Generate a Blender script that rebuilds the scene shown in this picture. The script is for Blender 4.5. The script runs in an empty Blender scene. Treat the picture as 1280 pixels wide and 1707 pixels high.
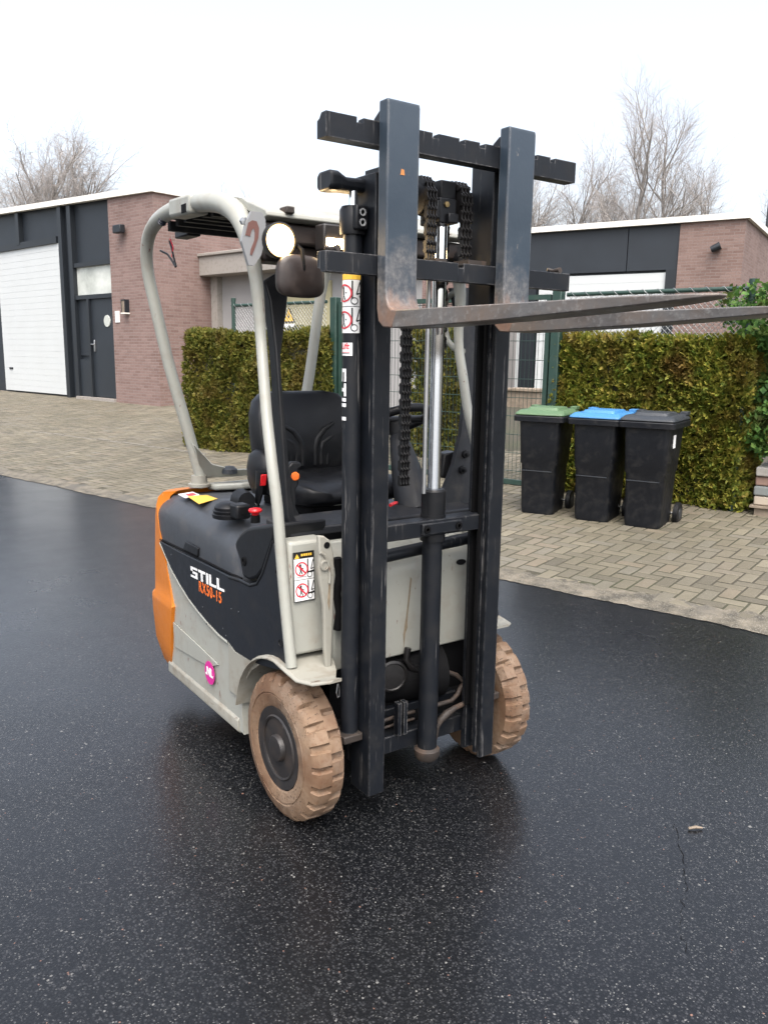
import bpy, bmesh, math, random
import numpy as np
from mathutils import Vector, Matrix
random.seed(7); rng = np.random.default_rng(7)
SC = bpy.context.scene
COL = SC.collection
R = math.radians

# ------------------------------------------------------------------ camera
CP = np.array([2.2731041, -1.6738688, 1.5497837])
CF = np.array([-0.80262036, 0.56613707, -0.18785465])
CR = np.array([0.57405071, 0.81868930, 0.01461540])
CU = np.array([-0.16206891, 0.09610747, 0.98208809])
FPX = 1366.4458
cd = bpy.data.cameras.new('camera'); cam = bpy.data.objects.new('camera', cd); COL.objects.link(cam)
cd.sensor_fit = 'VERTICAL'; cd.sensor_height = 36.0; cd.lens = FPX / 1707 * 36.0
cd.clip_start = 0.05; cd.clip_end = 2000
cam.matrix_world = Matrix(((CR[0], CU[0], -CF[0], CP[0]), (CR[1], CU[1], -CF[1], CP[1]),
                           (CR[2], CU[2], -CF[2], CP[2]), (0, 0, 0, 1)))
SC.camera = cam

# ------------------------------------------------------------------ world + sun (overcast winter day)
SUN_AZ = R(-30)      # direction towards the sun in the XY plane
SUN_EL = R(60)
w = bpy.data.worlds.new('World'); SC.world = w; w.use_nodes = True
nt = w.node_tree; bg = nt.nodes['Background']
sky = nt.nodes.new('ShaderNodeTexSky'); sky.sky_type = 'NISHITA'; sky.sun_disc = False
sky.sun_elevation = SUN_EL; sky.sun_rotation = R(90) - SUN_AZ
sky.air_density = 1.0; sky.dust_density = 6.0; sky.ozone_density = 1.0
hs = nt.nodes.new('ShaderNodeHueSaturation'); hs.inputs['Saturation'].default_value = 0.52
nt.links.new(sky.outputs[0], hs.inputs['Color']); nt.links.new(hs.outputs[0], bg.inputs[0])
bg.inputs[1].default_value = 0.15
sl = bpy.data.lights.new('sun', 'SUN'); sl.energy = 0.5; sl.angle = R(60); sl.color = (1.0, 0.97, 0.92)
so = bpy.data.objects.new('sun', sl); COL.objects.link(so)
sd = Vector((math.cos(SUN_AZ) * math.cos(SUN_EL), math.sin(SUN_AZ) * math.cos(SUN_EL), math.sin(SUN_EL)))
so.rotation_euler = sd.to_track_quat('Z', 'Y').to_euler(); so.location = sd * 30
SC.view_settings.view_transform = 'Standard'; SC.view_settings.look = 'None'
SC.view_settings.gamma = 1.0; SC.view_settings.exposure = 1.6; SC.view_settings.use_curve_mapping = False

# ------------------------------------------------------------------ measuring helpers: photo measurement -> point on a real plane
def ray(x, y): return CF + CR * ((x - 640) / FPX) - CU * ((y - 853.5) / FPX)
def onX(x, y, X): d = ray(x, y); return CP + d * ((X - CP[0]) / d[0])
def onY(x, y, Y): d = ray(x, y); return CP + d * ((Y - CP[1]) / d[1])
def onZ(x, y, Z): d = ray(x, y); return CP + d * ((Z - CP[2]) / d[2])
def onP(x, y, p, n): d = ray(x, y); n = np.array(n, float); return CP + d * (n @ (np.array(p) - CP) / (n @ d))
E0 = np.array([-8.945, .272]); TD = np.array([.9618, .2738]); ND = np.array([-.2738, .9618]); SLOPE = .05
def dist(x, y): return float(ND @ (np.array([x, y]) - E0))
DMAX = 9.0
def gz(x, y): return SLOPE * max(0.0, min(DMAX, dist(x, y)))
def st(s, d, z=0.0):                       # road coordinates: s along the kerb, d away from the road
    p = E0 + TD * s + ND * d
    return np.array([p[0], p[1], SLOPE * max(0, min(DMAX, d)) + z])
def lineP(A, B):                           # vertical plane through two ground points
    A = np.array(A[:2], float); B = np.array(B[:2], float); l = (B - A) / np.linalg.norm(B - A)
    return (A[0], A[1], 0), (-l[1], l[0], 0), l

# ------------------------------------------------------------------ mesh builder
class MB:
    def __init__(s): s.v = []; s.f = []
    def add(s, vs, fs):
        o = len(s.v); s.v += [tuple(float(c) for c in p) for p in vs]; s.f += [tuple(i + o for i in f) for f in fs]; return s
    def box(s, a, b, M=None):
        x0, y0, z0 = a; x1, y1, z1 = b
        vs = [(x0,y0,z0),(x1,y0,z0),(x1,y1,z0),(x0,y1,z0),(x0,y0,z1),(x1,y0,z1),(x1,y1,z1),(x0,y1,z1)]
        if M is not None: vs = [M @ Vector(v) for v in vs]
        return s.add(vs, [(0,3,2,1),(4,5,6,7),(0,1,5,4),(1,2,6,5),(2,3,7,6),(3,0,4,7)])
    def prism(s, poly, off):               # poly: list of 3d points, extruded by vector off
        n = len(poly); a = [np.array(p, float) for p in poly]; off = np.array(off, float)
        vs = a + [p + off for p in a]
        nn = sum((np.cross(a[i], a[(i+1) % n]) for i in range(n)), np.zeros(3))
        up = nn @ off > 0
        f = [tuple(range(n)), tuple(range(2*n-1, n-1, -1))]
        f += [(i, i+n, (i+1) % n + n, (i+1) % n) for i in range(n)]
        if up: f = [tuple(reversed(q)) for q in f]
        return s.add(vs, f)
    def loft(s, rings, cap=True, closed=True):
        n = len(rings[0]); vs = [p for r in rings for p in r]; f = []
        for k in range(len(rings)-1):
            for i in range(n if closed else n-1):
                j = (i+1) % n; f.append((k*n+i, k*n+j, (k+1)*n+j, (k+1)*n+i))
        if cap and closed:
            f.append(tuple(range(n-1, -1, -1))); f.append(tuple(range((len(rings)-1)*n, len(rings)*n)))
        return s.add(vs, f)
    def tube(s, pts, r, n=8, cap=True, flat=None):
        pts = [np.array(p, float) for p in pts]; m = len(pts)
        rr = r if hasattr(r, '__len__') else [r]*m
        rings = []; prev = None
        for i in range(m):
            t = pts[min(i+1, m-1)] - pts[max(i-1, 0)]; t /= (np.linalg.norm(t) + 1e-12)
            if prev is None:
                a = np.array([0,0,1.]) if abs(t[2]) < .9 else np.array([1.,0,0]); u = np.cross(t, a)
            else: u = prev - t * (prev @ t)
            u /= (np.linalg.norm(u) + 1e-12); prev = u; v = np.cross(t, u)
            if flat is not None:           # flat = (axis, factor): squash the section along an axis
                ax, k = flat
            ring = []
            for q in range(n):
                d = u*math.cos(2*math.pi*q/n) + v*math.sin(2*math.pi*q/n)
                if flat is not None: d = d + np.array(ax) * ((k-1) * (d @ np.array(ax)))
                ring.append(pts[i] + d*rr[i])
            rings.append(ring)
        return s.loft(rings, cap)
    def lathe(s, prof, c, axis, n=32, a0=0.0):   # prof: (radius, along axis)
        c = np.array(c, float); ax = np.array(axis, float); ax /= np.linalg.norm(ax)
        h = np.array([0,0,1.]) if abs(ax[2]) < .9 else np.array([1.,0,0]); u = np.cross(ax, h); u /= np.linalg.norm(u); v = np.cross(ax, u)
        rings = [[c + ax*h_ + (u*math.cos(a0+2*math.pi*q/n) + v*math.sin(a0+2*math.pi*q/n))*r_ for q in range(n)] for r_, h_ in prof]
        return s.loft(rings)
    def build(s, name, m, parent=None, bevel=0, smooth=None, seg=2, sub=0, fix=False):
        me = bpy.data.meshes.new(name); me.from_pydata(s.v, [], s.f)
        if fix or bevel or sub:
            bm = bmesh.new(); bm.from_mesh(me)
            bmesh.ops.remove_doubles(bm, verts=bm.verts, dist=1e-5)
            bmesh.ops.recalc_face_normals(bm, faces=bm.faces); bm.to_mesh(me); bm.free()
        me.update()
        return link(name, me, m, parent, bevel, smooth, seg, sub)
def link(name, me, m, parent=None, bevel=0, smooth=None, seg=2, sub=0):
    o = bpy.data.objects.new(name, me); COL.objects.link(o)
    for mm in (m if isinstance(m, (list, tuple)) else [m]): me.materials.append(mm)
    if smooth is None and (bevel or sub): smooth = 40
    if smooth:
        for p in me.polygons: p.use_smooth = True
        if not sub: me.set_sharp_from_angle(angle=R(smooth))
    if bevel:
        b = o.modifiers.new('bevel', 'BEVEL'); b.width = bevel; b.segments = seg; b.limit_method = 'ANGLE'; b.angle_limit = R(35)
        b.harden_normals = False
    if sub:
        b = o.modifiers.new('sub', 'SUBSURF'); b.levels = sub; b.render_levels = sub
    if parent is not None: o.parent = parent; o.matrix_parent_inverse = INV.get(parent.name, Matrix())
    return o
INV = {}
def tag(o, label=None, cat=None, group=None, kind=None):
    if label: o['label'] = label
    if cat: o['category'] = cat
    if group: o['group'] = group
    if kind: o['kind'] = kind
    return o
def thing(name, label, cat, loc=(0,0,0), group=None):
    o = bpy.data.objects.new(name, None); COL.objects.link(o); o.location = loc; o.empty_display_size = .2
    INV[o.name] = Matrix.Translation(-Vector(loc))
    return tag(o, label, cat, group)
def sub_of(o):                                # a mesh part that will itself parent sub-parts: no extra offset
    INV[o.name] = Matrix(); return o
def copy_tree(o, parent=None):
    c = o.copy(); COL.objects.link(c)
    if parent is not None: c.parent = parent; c.matrix_parent_inverse = o.matrix_parent_inverse
    for ch in [x for x in bpy.data.objects if x.parent == o]: copy_tree(ch, c)
    return c

# ------------------------------------------------------------------ materials
class N:
    def __init__(s, name):
        s.m = bpy.data.materials.new(name); s.m.use_nodes = True; s.t = s.m.node_tree
        s.b = s.t.nodes['Principled BSDF']; s.tc = s.n('ShaderNodeTexCoord')
    def n(s, t, **k):
        o = s.t.nodes.new(t)
        for a, b in k.items(): setattr(o, a, b)
        return o
    def l(s, a, b): s.t.links.new(a, b)
    def noise(s, scale, detail=4, rough=.55, vec=None, stretch=None, dist=0):
        o = s.n('ShaderNodeTexNoise'); o.inputs['Scale'].default_value = scale; o.inputs['Detail'].default_value = detail
        o.inputs['Roughness'].default_value = rough; o.inputs['Distortion'].default_value = dist
        v = vec if vec is not None else s.tc.outputs['Object']
        if stretch:
            mp = s.n('ShaderNodeMapping'); mp.inputs['Scale'].default_value = stretch; s.l(v, mp.inputs[0]); v = mp.outputs[0]
        s.l(v, o.inputs['Vector']); return o.outputs['Fac']
    def ramp(s, fac, stops):
        o = s.n('ShaderNodeValToRGB'); e = o.color_ramp.elements
        while len(e) < len(stops): e.new(.5)
        for q, (p, c) in zip(e, stops): q.position = p; q.color = (c, c, c, 1) if not hasattr(c, '__len__') else (*c, 1)
        s.l(fac, o.inputs[0]); return o.outputs[0]
    def mix(s, fac, a, b, mode='MIX'):
        o = s.n('ShaderNodeMix', data_type='RGBA', blend_type=mode)
        for sock, v in ((o.inputs[0], fac), (o.inputs[6], a), (o.inputs[7], b)):
            if hasattr(v, 'is_linked'): s.l(v, sock)
            elif hasattr(v, '__len__'): sock.default_value = (*v, 1)
            else: sock.default_value = v
        return o.outputs[2]
    def math(s, op, a, b=0.0):
        o = s.n('ShaderNodeMath', operation=op)
        for sock, v in zip(o.inputs, (a, b)):
            if hasattr(v, 'is_linked'): s.l(v, sock)
            else: sock.default_value = v
        return o.outputs[0]
    def bump(s, h, strength=.3, d=.01):
        o = s.n('ShaderNodeBump'); o.inputs['Strength'].default_value = strength; o.inputs['Distance'].default_value = d
        s.l(h, o.inputs['Height']); s.l(o.outputs[0], s.b.inputs['Normal']); return o
    def col(s, c):
        if hasattr(c, 'is_linked'): s.l(c, s.b.inputs['Base Color'])
        else: s.b.inputs['Base Color'].default_value = (*c, 1)
        return s
    def rough(s, r):
        if hasattr(r, 'is_linked'): s.l(r, s.b.inputs['Roughness'])
        else: s.b.inputs['Roughness'].default_value = r
        return s
def plain(name, c, rough=.5, metal=0, var=.12, scale=6):
    m = N(name); f = m.noise(scale); d = [x*(1-var) for x in c]; e = [min(1, x*(1+var)) for x in c]
    m.col(m.ramp(f, [(.3, d), (.7, e)])).rough(rough); m.b.inputs['Metallic'].default_value = metal
    return m.m
def paint(name, c, rough=.4, dirt=(.16,.12,.09), damt=.35, chip=None, chipamt=.62, stretch=(1,1,1), chipscale=40, spec=.5, edge=None):
    m = N(name); f = m.noise(3.5, 5); f2 = m.noise(14, 6)
    base = m.mix(m.ramp(f, [(.35, 0), (.75, 1)]), [x*.92 for x in c], c)
    dm = m.math('MULTIPLY', m.ramp(f2, [(.5, 0), (.8, 1)]), damt)
    base = m.mix(dm, base, dirt)
    if chip is not None:
        fc = m.noise(chipscale, 6, .65, stretch=stretch); fm = m.noise(5, 3)
        base = m.mix(m.math('MULTIPLY', m.ramp(fc, [(chipamt, 0), (chipamt+.03, 1)]), m.ramp(fm, [(.45, 0), (.6, 1)])), base, chip)
    if edge is not None:
        bv = m.n('ShaderNodeBevel'); bv.samples = 4; bv.inputs['Radius'].default_value = .006
        ge = m.n('ShaderNodeNewGeometry'); dp = m.n('ShaderNodeVectorMath', operation='DOT_PRODUCT')
        m.l(bv.outputs[0], dp.inputs[0]); m.l(ge.outputs['Normal'], dp.inputs[1])
        em = m.ramp(dp.outputs['Value'], [(.86, 1), (.985, 0)])
        fe = m.noise(30, 5, .7)
        base = m.mix(m.math('MULTIPLY', em, m.ramp(fe, [(.42, 0), (.6, .9)])), base, edge)
    m.col(base); m.rough(m.ramp(f2, [(.3, max(.05, rough-.08)), (.7, min(1, rough+.15))])); m.b.inputs['Specular IOR Level'].default_value = spec
    m.bump(m.noise(60, 3), .06, .004)
    return m.m
M = {}
M['cream'] = paint('cream_paint', (.305,.307,.272), .38, (.17,.13,.09), .38, (.13,.05,.04), .64, (1,1,.35), 38)
M['cream_dirty'] = paint('cream_paint_dirty', (.27,.262,.225), .5, (.13,.095,.06), .75, (.1,.06,.04), .6, (1,1,1), 30)
M['orange'] = paint('orange_paint', (.50,.145,.006), .36, (.3,.1,.02), .3, (.72,.6,.45), .655, (2.5,2.5,.7), 22)
M['anth'] = paint('anthracite_panel', (.0095,.0112,.015), .42, (.03,.028,.026), .25, (.08,.08,.08), .69, (1,1,1), 60, spec=.3)
M['hood'] = paint('hood_plastic', (.036,.040,.047), .46, (.11,.10,.09), .45, None)
M['black'] = paint('black_plastic', (.006,.0065,.008), .42, (.025,.023,.021), .35, None, spec=.32)
M['dustblack'] = paint('dusty_black_plastic', (.014,.015,.018), .5, (.06,.055,.05), .7, None, spec=.35)
M['mast'] = paint('mast_paint', (.0062,.0077,.0108), .45, (.022,.02,.018), .4, (.085,.083,.082), .60, (4,4,.16), 18, spec=.32, edge=(.17,.165,.16))
M['forkpaint'] = paint('fork_shank_paint', (.040,.054,.070), .42, (.07,.055,.045), .4, (.17,.09,.05), .68, (1,1,.3), 25, edge=(.22,.2,.18))
M['dark'] = plain('dark_grease_and_shade', (.004,.004,.0045), .75); M['dark'].node_tree.nodes['Principled BSDF'].inputs['Specular IOR Level'].default_value = .12  # also painted in for the shade of slots, holes and wheel well
M['grease'] = plain('greasy_chain', (.014,.013,.013), .45, .3, .4, 60)
M['rusty'] = paint('dirty_steel', (.030,.023,.019), .65, (.13,.075,.045), .7, None)
M['silver'] = plain('bright_steel', (.5,.5,.5), .35, 1)
M['white'] = plain('white_vinyl', (.78,.78,.77), .4, 0, .03)
M['red'] = plain('red_plastic', (.62,.015,.02), .35, 0, .05)
M['redink'] = plain('red_ink', (.6,.03,.05), .4, 0, .03)
M['ink'] = plain('black_ink', (.012,.012,.012), .4, 0, .03)
M['yellow'] = plain('yellow_vinyl', (.78,.48,.06), .4, 0, .05)
M['brownblack'] = paint('brown_black_plastic', (.028,.020,.017), .5, (.06,.045,.035), .5, None)  # brownish black of the liner below the front beam
M['orangevinyl'] = plain('orange_vinyl', (.80,.16,.02), .4, 0, .03)
M['magenta'] = plain('magenta_vinyl', (.52,.02,.23), .4, 0, .03)
M['steelgrey'] = paint('bracket_grey', (.235,.24,.245), .4, (.2,.17,.14), .3, None)
M['green'] = paint('green_powder_coat', (.014,.040,.030), .45, (.06,.07,.05), .3, None)
M['rimpaint'] = paint('rim_paint', (.017,.015,.0145), .45, (.055,.038,.028), .6, (.14,.12,.1), .66, (1,1,1), 30)

def chrome():
    m = N('chrome'); m.col((.78,.8,.83)).rough(m.ramp(m.noise(8, 4, .6, stretch=(1,1,.1)), [(.4,.06),(.7,.2)])); m.b.inputs['Metallic'].default_value = 1; return m.m
M['chrome'] = chrome()
def blade():
    m = N('fork_blade_steel'); f = m.noise(7, 6, .65); f2 = m.noise(24, 5, .6, stretch=(.25,1,1)); f3 = m.noise(70, 4)
    c = m.mix(m.ramp(f, [(.4, 0), (.65, 1)]), (.15,.143,.138), (.175,.135,.108))
    c = m.mix(m.ramp(f2, [(.48, 0), (.7, .8)]), c, (.085,.075,.070))
    c = m.mix(m.ramp(f3, [(.55, 0), (.75, .6)]), c, (.30,.29,.275))
    m.col(c); m.rough(m.ramp(f, [(.3,.38),(.7,.6)])); m.b.inputs['Metallic'].default_value = .35; m.bump(f3, .25, .004); return m.m
M['blade'] = blade()
def shank():                                   # painted shank, paint worn through to bare steel and rust towards the heel
    m = N('fork_shank_worn'); sx = m.n('ShaderNodeSeparateXYZ'); m.l(m.tc.outputs['Object'], sx.inputs[0])
    f = m.noise(9, 6, .65); f2 = m.noise(30, 5, .7, stretch=(1,1,.3)); f3 = m.noise(80, 3)
    p = m.mix(m.ramp(f, [(.35, 0), (.7, 1)]), (.020,.032,.047), (.026,.040,.056))
    p = m.mix(m.ramp(f2, [(.66, 0), (.69, .7)]), p, (.19,.17,.15))
    mr = m.n('ShaderNodeMapRange'); mr.inputs[1].default_value = 1.99; mr.inputs[2].default_value = 1.68; m.l(sx.outputs[2], mr.inputs[0])
    wv = m.math('ADD', mr.outputs[0], m.math('MULTIPLY', m.math('SUBTRACT', f, .5), 1.6))
    steel = m.mix(m.ramp(f3, [(.4, 0), (.7, 1)]), (.075,.075,.078), (.17,.162,.155))
    c = m.mix(m.ramp(wv, [(.40, 0), (1.0, .9)]), p, steel)
    mr2 = m.n('ShaderNodeMapRange'); mr2.inputs[1].default_value = 1.80; mr2.inputs[2].default_value = 1.66; m.l(sx.outputs[2], mr2.inputs[0])
    rv = m.math('ADD', mr2.outputs[0], m.math('MULTIPLY', m.math('SUBTRACT', f2, .5), 1.5))
    c = m.mix(m.ramp(rv, [(.5, 0), (1.0, .75)]), c, (.19,.105,.065))
    bv = m.n('ShaderNodeBevel'); bv.samples = 4; bv.inputs['Radius'].default_value = .008
    ge = m.n('ShaderNodeNewGeometry'); dp = m.n('ShaderNodeVectorMath', operation='DOT_PRODUCT')
    m.l(bv.outputs[0], dp.inputs[0]); m.l(ge.outputs['Normal'], dp.inputs[1])
    em = m.math('MULTIPLY', m.ramp(dp.outputs['Value'], [(.86, 1), (.985, 0)]), m.ramp(f2, [(.42, 0), (.6, .8)]))
    c = m.mix(em, c, (.30,.27,.24))
    m.col(c); m.rough(m.ramp(f, [(.3,.4),(.7,.6)])); m.bump(f3, .12, .004); return m.m
M['shank'] = shank()
def tyre():
    m = N('tan_rubber'); f = m.noise(5, 5, .6); f2 = m.noise(55, 4, .7); f3 = m.noise(130, 2, .5)
    c = m.mix(m.ramp(f, [(.35, 0), (.65, 1)]), (.115,.060,.031), (.20,.132,.082))
    c = m.mix(m.math('MULTIPLY', m.ramp(m.noise(3.2, 6, .7), [(.52, 0), (.68, 1)]), .6), c, (.24,.185,.14))
    c = m.mix(m.ramp(f2, [(.5, 0), (.75, .55)]), c, (.115,.05,.022))
    sp = m.math('MULTIPLY', m.ramp(f3, [(.62, 0), (.66, 1)]), m.ramp(m.noise(7, 2), [(.42, 0), (.55, 1)]))
    c = m.mix(sp, c, (.06,.035,.02))
    m.col(c).rough(.72); m.bump(m.noise(40, 5), .35, .006); return m.m
M['tyre'] = tyre()
def asphalt():
    m = N('wet_asphalt'); P = m.tc.outputs['Object']
    big = m.noise(.5, 4); fine = m.noise(210, 3, .7)
    vs_ = m.n('ShaderNodeTexVoronoi'); vs_.inputs['Scale'].default_value = 125; m.l(P, vs_.inputs[0]); vc = m.n('ShaderNodeSeparateColor'); m.l(vs_.outputs['Color'], vc.inputs[0])
    stone = m.mix(m.math('POWER', vc.outputs[1], 1.8), (.0045,.005,.006), (.040,.041,.044))
    c = m.mix(m.ramp(m.math('ADD', vs_.outputs['Distance'], m.math('MULTIPLY', m.math('SUBTRACT', fine, .5), .4)), [(.30, 0), (.55, 1)]), stone, (.003,.0034,.0042))
    for sc_, dens, lo, hi, r0 in ((170, .76, (.034,.035,.036), (.12,.12,.115), .22), (90, .935, (.05,.05,.05), (.19,.187,.175), .15), (42, .988, (.08,.08,.077), (.20,.195,.185), .07)):
        vo = m.n('ShaderNodeTexVoronoi'); vo.inputs['Scale'].default_value = sc_; m.l(P, vo.inputs[0])
        sc = m.n('ShaderNodeSeparateColor'); m.l(vo.outputs['Color'], sc.inputs[0])
        sz = m.math('MULTIPLY', m.math('GREATER_THAN', sc.outputs[0], dens), m.math('ADD', r0, m.math('MULTIPLY', sc.outputs[1], .22)))
        chip = m.math('LESS_THAN', m.math('ADD', vo.outputs['Distance'], m.math('MULTIPLY', m.math('SUBTRACT', m.noise(330, 2, .6), .5), .55)), sz)
        cc = m.mix(sc.outputs[2], lo, hi)
        cc = m.mix(m.math('GREATER_THAN', sc.outputs[1], .99), cc, (.20,.11,.08))
        c = m.mix(chip, c, cc)
    c = m.mix(m.math('MULTIPLY', m.ramp(m.noise(1.1, 6, .65), [(.40, 1), (.66, 0)]), .45), c, (.008,.0088,.0105))
    m.col(c)
    vb = m.n('ShaderNodeTexVoronoi'); vb.inputs['Scale'].default_value = 125; m.l(P, vb.inputs[0])
    h = m.math('ADD', m.math('MULTIPLY', vb.outputs['Distance'], -1.0), m.math('MULTIPLY', fine, .8))
    m.bump(h, .35, .0022)
    m.rough(m.ramp(m.math('ADD', m.math('MULTIPLY', big, .6), m.math('MULTIPLY', m.noise(2.2, 4), .4)), [(.3, .20), (.7, .46)]))
    m.b.inputs['Specular IOR Level'].default_value = .25; m.b.inputs['Coat Weight'].default_value = .6; m.b.inputs['Coat Roughness'].default_value = .22; m.b.inputs['Coat IOR'].default_value = 1.33
    return m.m
M['asphalt'] = asphalt()
def perisland(name, cols, rough=.8, extra=None, transl=False):
    m = N(name); g = m.n('ShaderNodeNewGeometry')
    k = len(cols); c = m.ramp(g.outputs['Random Per Island'], [(i/(k-1), q) for i, q in enumerate(cols)])
    if extra: c = extra(m, c)
    m.col(c).rough(rough); return m
def brickfloor():
    def ex(m, c):
        c = m.mix(m.ramp(m.noise(26, 5, .7), [(.4, 0), (.75, .55)]), c, (.092,.08,.058))
        c = m.mix(m.ramp(m.noise(.9, 5, .65), [(.46, 0), (.72, .6)]), c, (.068,.06,.036))
        return m.mix(m.ramp(m.noise(110, 2), [(.55, 0), (.7, .4)]), c, (.21,.19,.15))
    m = perisland('paver_brick', [(.098,.085,.058), (.136,.119,.083), (.068,.060,.043), (.17,.15,.106), (.113,.099,.069), (.125,.115,.09), (.146,.119,.083)], .72, ex)
    m.bump(m.noise(70, 4), .35, .004); return m.m
M['paver'] = brickfloor()
def sand():
    m = N('joint_sand'); c = m.mix(m.ramp(m.noise(1.3, 4), [(.4, 0), (.65, 1)]), (.034,.029,.018), (.030,.034,.013))
    c = m.mix(m.ramp(m.noise(60, 4), [(.4, 0), (.7, .6)]), c, (.075,.065,.046)); m.col(c).rough(.9); m.bump(m.noise(90, 3), .5, .006); return m.m
M['sand'] = sand()
def verge():
    m = N('edge_grit'); c = m.mix(m.ramp(m.noise(7, 6, .7), [(.38, 0), (.62, 1)]), (.045,.040,.029), (.14,.121,.090))
    c = m.mix(m.ramp(m.noise(120, 2), [(.55, 0), (.66, .7)]), c, (.22,.205,.175)); c = m.mix(m.ramp(m.noise(2, 3), [(.52, 0), (.65, .7)]), c, (.07,.065,.055))
    m.col(c).rough(.8); m.bump(m.noise(120, 3), .5, .004); return m.m
M['verge'] = verge()
def brickwall(name, c1, c2, mortar):
    m = N(name); g = m.tc.outputs
    sx = m.n('ShaderNodeSeparateXYZ'); m.l(g['Object'], sx.inputs[0]); sn = m.n('ShaderNodeSeparateXYZ'); m.l(g['Normal'], sn.inputs[0])
    u = m.math('ADD', m.math('MULTIPLY', sx.outputs[0], m.math('ABSOLUTE', sn.outputs[1])), m.math('MULTIPLY', sx.outputs[1], m.math('ABSOLUTE', sn.outputs[0])))
    cb = m.n('ShaderNodeCombineXYZ'); m.l(u, cb.inputs[0]); m.l(sx.outputs[2], cb.inputs[1])
    b = m.n('ShaderNodeTexBrick'); m.l(cb.outputs[0], b.inputs['Vector']); b.inputs['Scale'].default_value = 1
    b.inputs['Brick Width'].default_value = .22; b.inputs['Row Height'].default_value = .066; b.inputs['Mortar Size'].default_value = .007
    b.inputs['Mortar Smooth'].default_value = .2; b.inputs['Bias'].default_value = 0
    b.inputs['Color1'].default_value = (*c1, 1); b.inputs['Color2'].default_value = (*c2, 1); b.inputs['Mortar'].default_value = (*mortar, 1)
    c = m.mix(m.ramp(m.noise(1.1, 5), [(.35, 0), (.7, .45)]), b.outputs['Color'], [x*1.15 for x in c2])
    c = m.mix(m.math('MULTIPLY', m.ramp(m.noise(.8, 5, .7, stretch=(1,1,.35)), [(.5, 0), (.72, 1)]), .4), c, [x*.75 for x in c1])
    c = m.mix(m.ramp(m.noise(30, 4), [(.45, 0), (.7, .35)]), c, [x*.7 for x in c1])
    m.col(c).rough(.85); m.bump(m.math('SUBTRACT', 1.0, b.outputs['Fac']), .5, .01); return m.m
M['brick'] = brickwall('red_brown_brick', (.145,.088,.076), (.22,.148,.131), (.215,.175,.155))
M['brick2'] = brickwall('brown_brick', (.133,.08,.066), (.21,.142,.122), (.19,.155,.14))
def foliage(name, cols, brown=(.085,.055,.018), patch=11):
    m = N(name); g = m.n('ShaderNodeNewGeometry'); k = len(cols)
    f = m.math('ADD', m.math('MULTIPLY', m.math('SUBTRACT', m.noise(patch, 3, .7), .5), 2.2), m.math('MULTIPLY', g.outputs['Random Per Island'], .55))
    c = m.ramp(m.math('ADD', f, .22), [(i/(k-1), q) for i, q in enumerate(cols)])
    c = m.mix(m.ramp(m.noise(3.0, 4), [(.50, 0), (.70, .75)]), c, brown)
    m.col(c).rough(.6); m.b.inputs['Specular IOR Level'].default_value = .25
    tr = m.n('ShaderNodeBsdfTranslucent'); ad = m.n('ShaderNodeMixShader'); ad.inputs[0].default_value = .3
    m.l(c, tr.inputs[0]); out = [x for x in m.t.nodes if x.type == 'OUTPUT_MATERIAL'][0]
    m.l(m.b.outputs[0], ad.inputs[1]); m.l(tr.outputs[0], ad.inputs[2]); m.l(ad.outputs[0], out.inputs[0]); return m.m
M['hedge'] = foliage('conifer_hedge', [(.045,.065,.012), (.085,.10,.018), (.13,.135,.022), (.175,.16,.03), (.21,.17,.04)], (.12,.075,.022))
M['hedge2'] = foliage('conifer_hedge_bright', [(.06,.10,.015), (.115,.15,.022), (.19,.20,.03), (.28,.26,.045), (.33,.25,.06)], (.17,.09,.03), 13)
M['ivy'] = foliage('ivy_leaf', [(.03,.075,.02), (.055,.13,.028), (.10,.19,.04), (.15,.24,.055)])
M['core'] = plain('hedge_light_block', (.035,.032,.014), .9, 0, .4, 12)  # dark colour of the light-blocking box inside each hedge
M['bark'] = plain('bark', (.21,.195,.18), .85, 0, .25, 6)
M['twig'] = plain('twig', (.33,.305,.285), .85, 0, .2, 3)  # paled so the glow of the bright sky is in the colour
M['whitetrim'] = plain('white_trim', (.72,.70,.64), .5, 0, .04)
def doorwhite():
    m = N('white_door'); sx = m.n('ShaderNodeSeparateXYZ'); m.l(m.tc.outputs['Object'], sx.inputs[0])
    m.col(m.mix(m.ramp(m.noise(1.5, 4), [(.4, 0), (.8, .25)]), (.50,.52,.52), (.42,.43,.42))).rough(.45); return m.m
M['doorwhite'] = doorwhite()
M['bdark'] = plain('dark_cladding', (.0135,.018,.024), .5, 0, .12, 2)
M['bdark2'] = plain('dark_frame', (.010,.013,.017), .45, 0, .1, 2)
M['annex'] = plain('grey_render', (.27,.262,.258), .85, 0, .06, 1.5)
M['concrete'] = paint('weathered_concrete', (.28,.255,.23), .85, (.17,.15,.125), .8, None)
M['ybrick'] = plain('yellow_render', (.34,.31,.19), .8, 0, .08, 3)
M['rooftile'] = plain('red_roof', (.30,.16,.11), .8, 0, .15, 3)
M['binblack'] = paint('bin_plastic', (.0052,.0062,.0088), .45, (.022,.021,.02), .8, (.06,.06,.06), .66, (1,1,.4), 26, spec=.3)
M['bingreen'] = paint('bin_lid_green', (.075,.135,.065), .5, (.07,.09,.05), .35, None)
M['binblue'] = paint('bin_lid_blue', (.04,.17,.37), .45, (.07,.14,.24), .3, None)
M['bingrey'] = paint('bin_lid_grey', (.022,.026,.032), .5, (.05,.05,.048), .4, None)
M['wire'] = plain('galvanised_wire', (.30,.31,.31), .5, .4)
M['wood'] = plain('old_wood', (.20,.16,.12), .85, 0, .3, 9)
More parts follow.
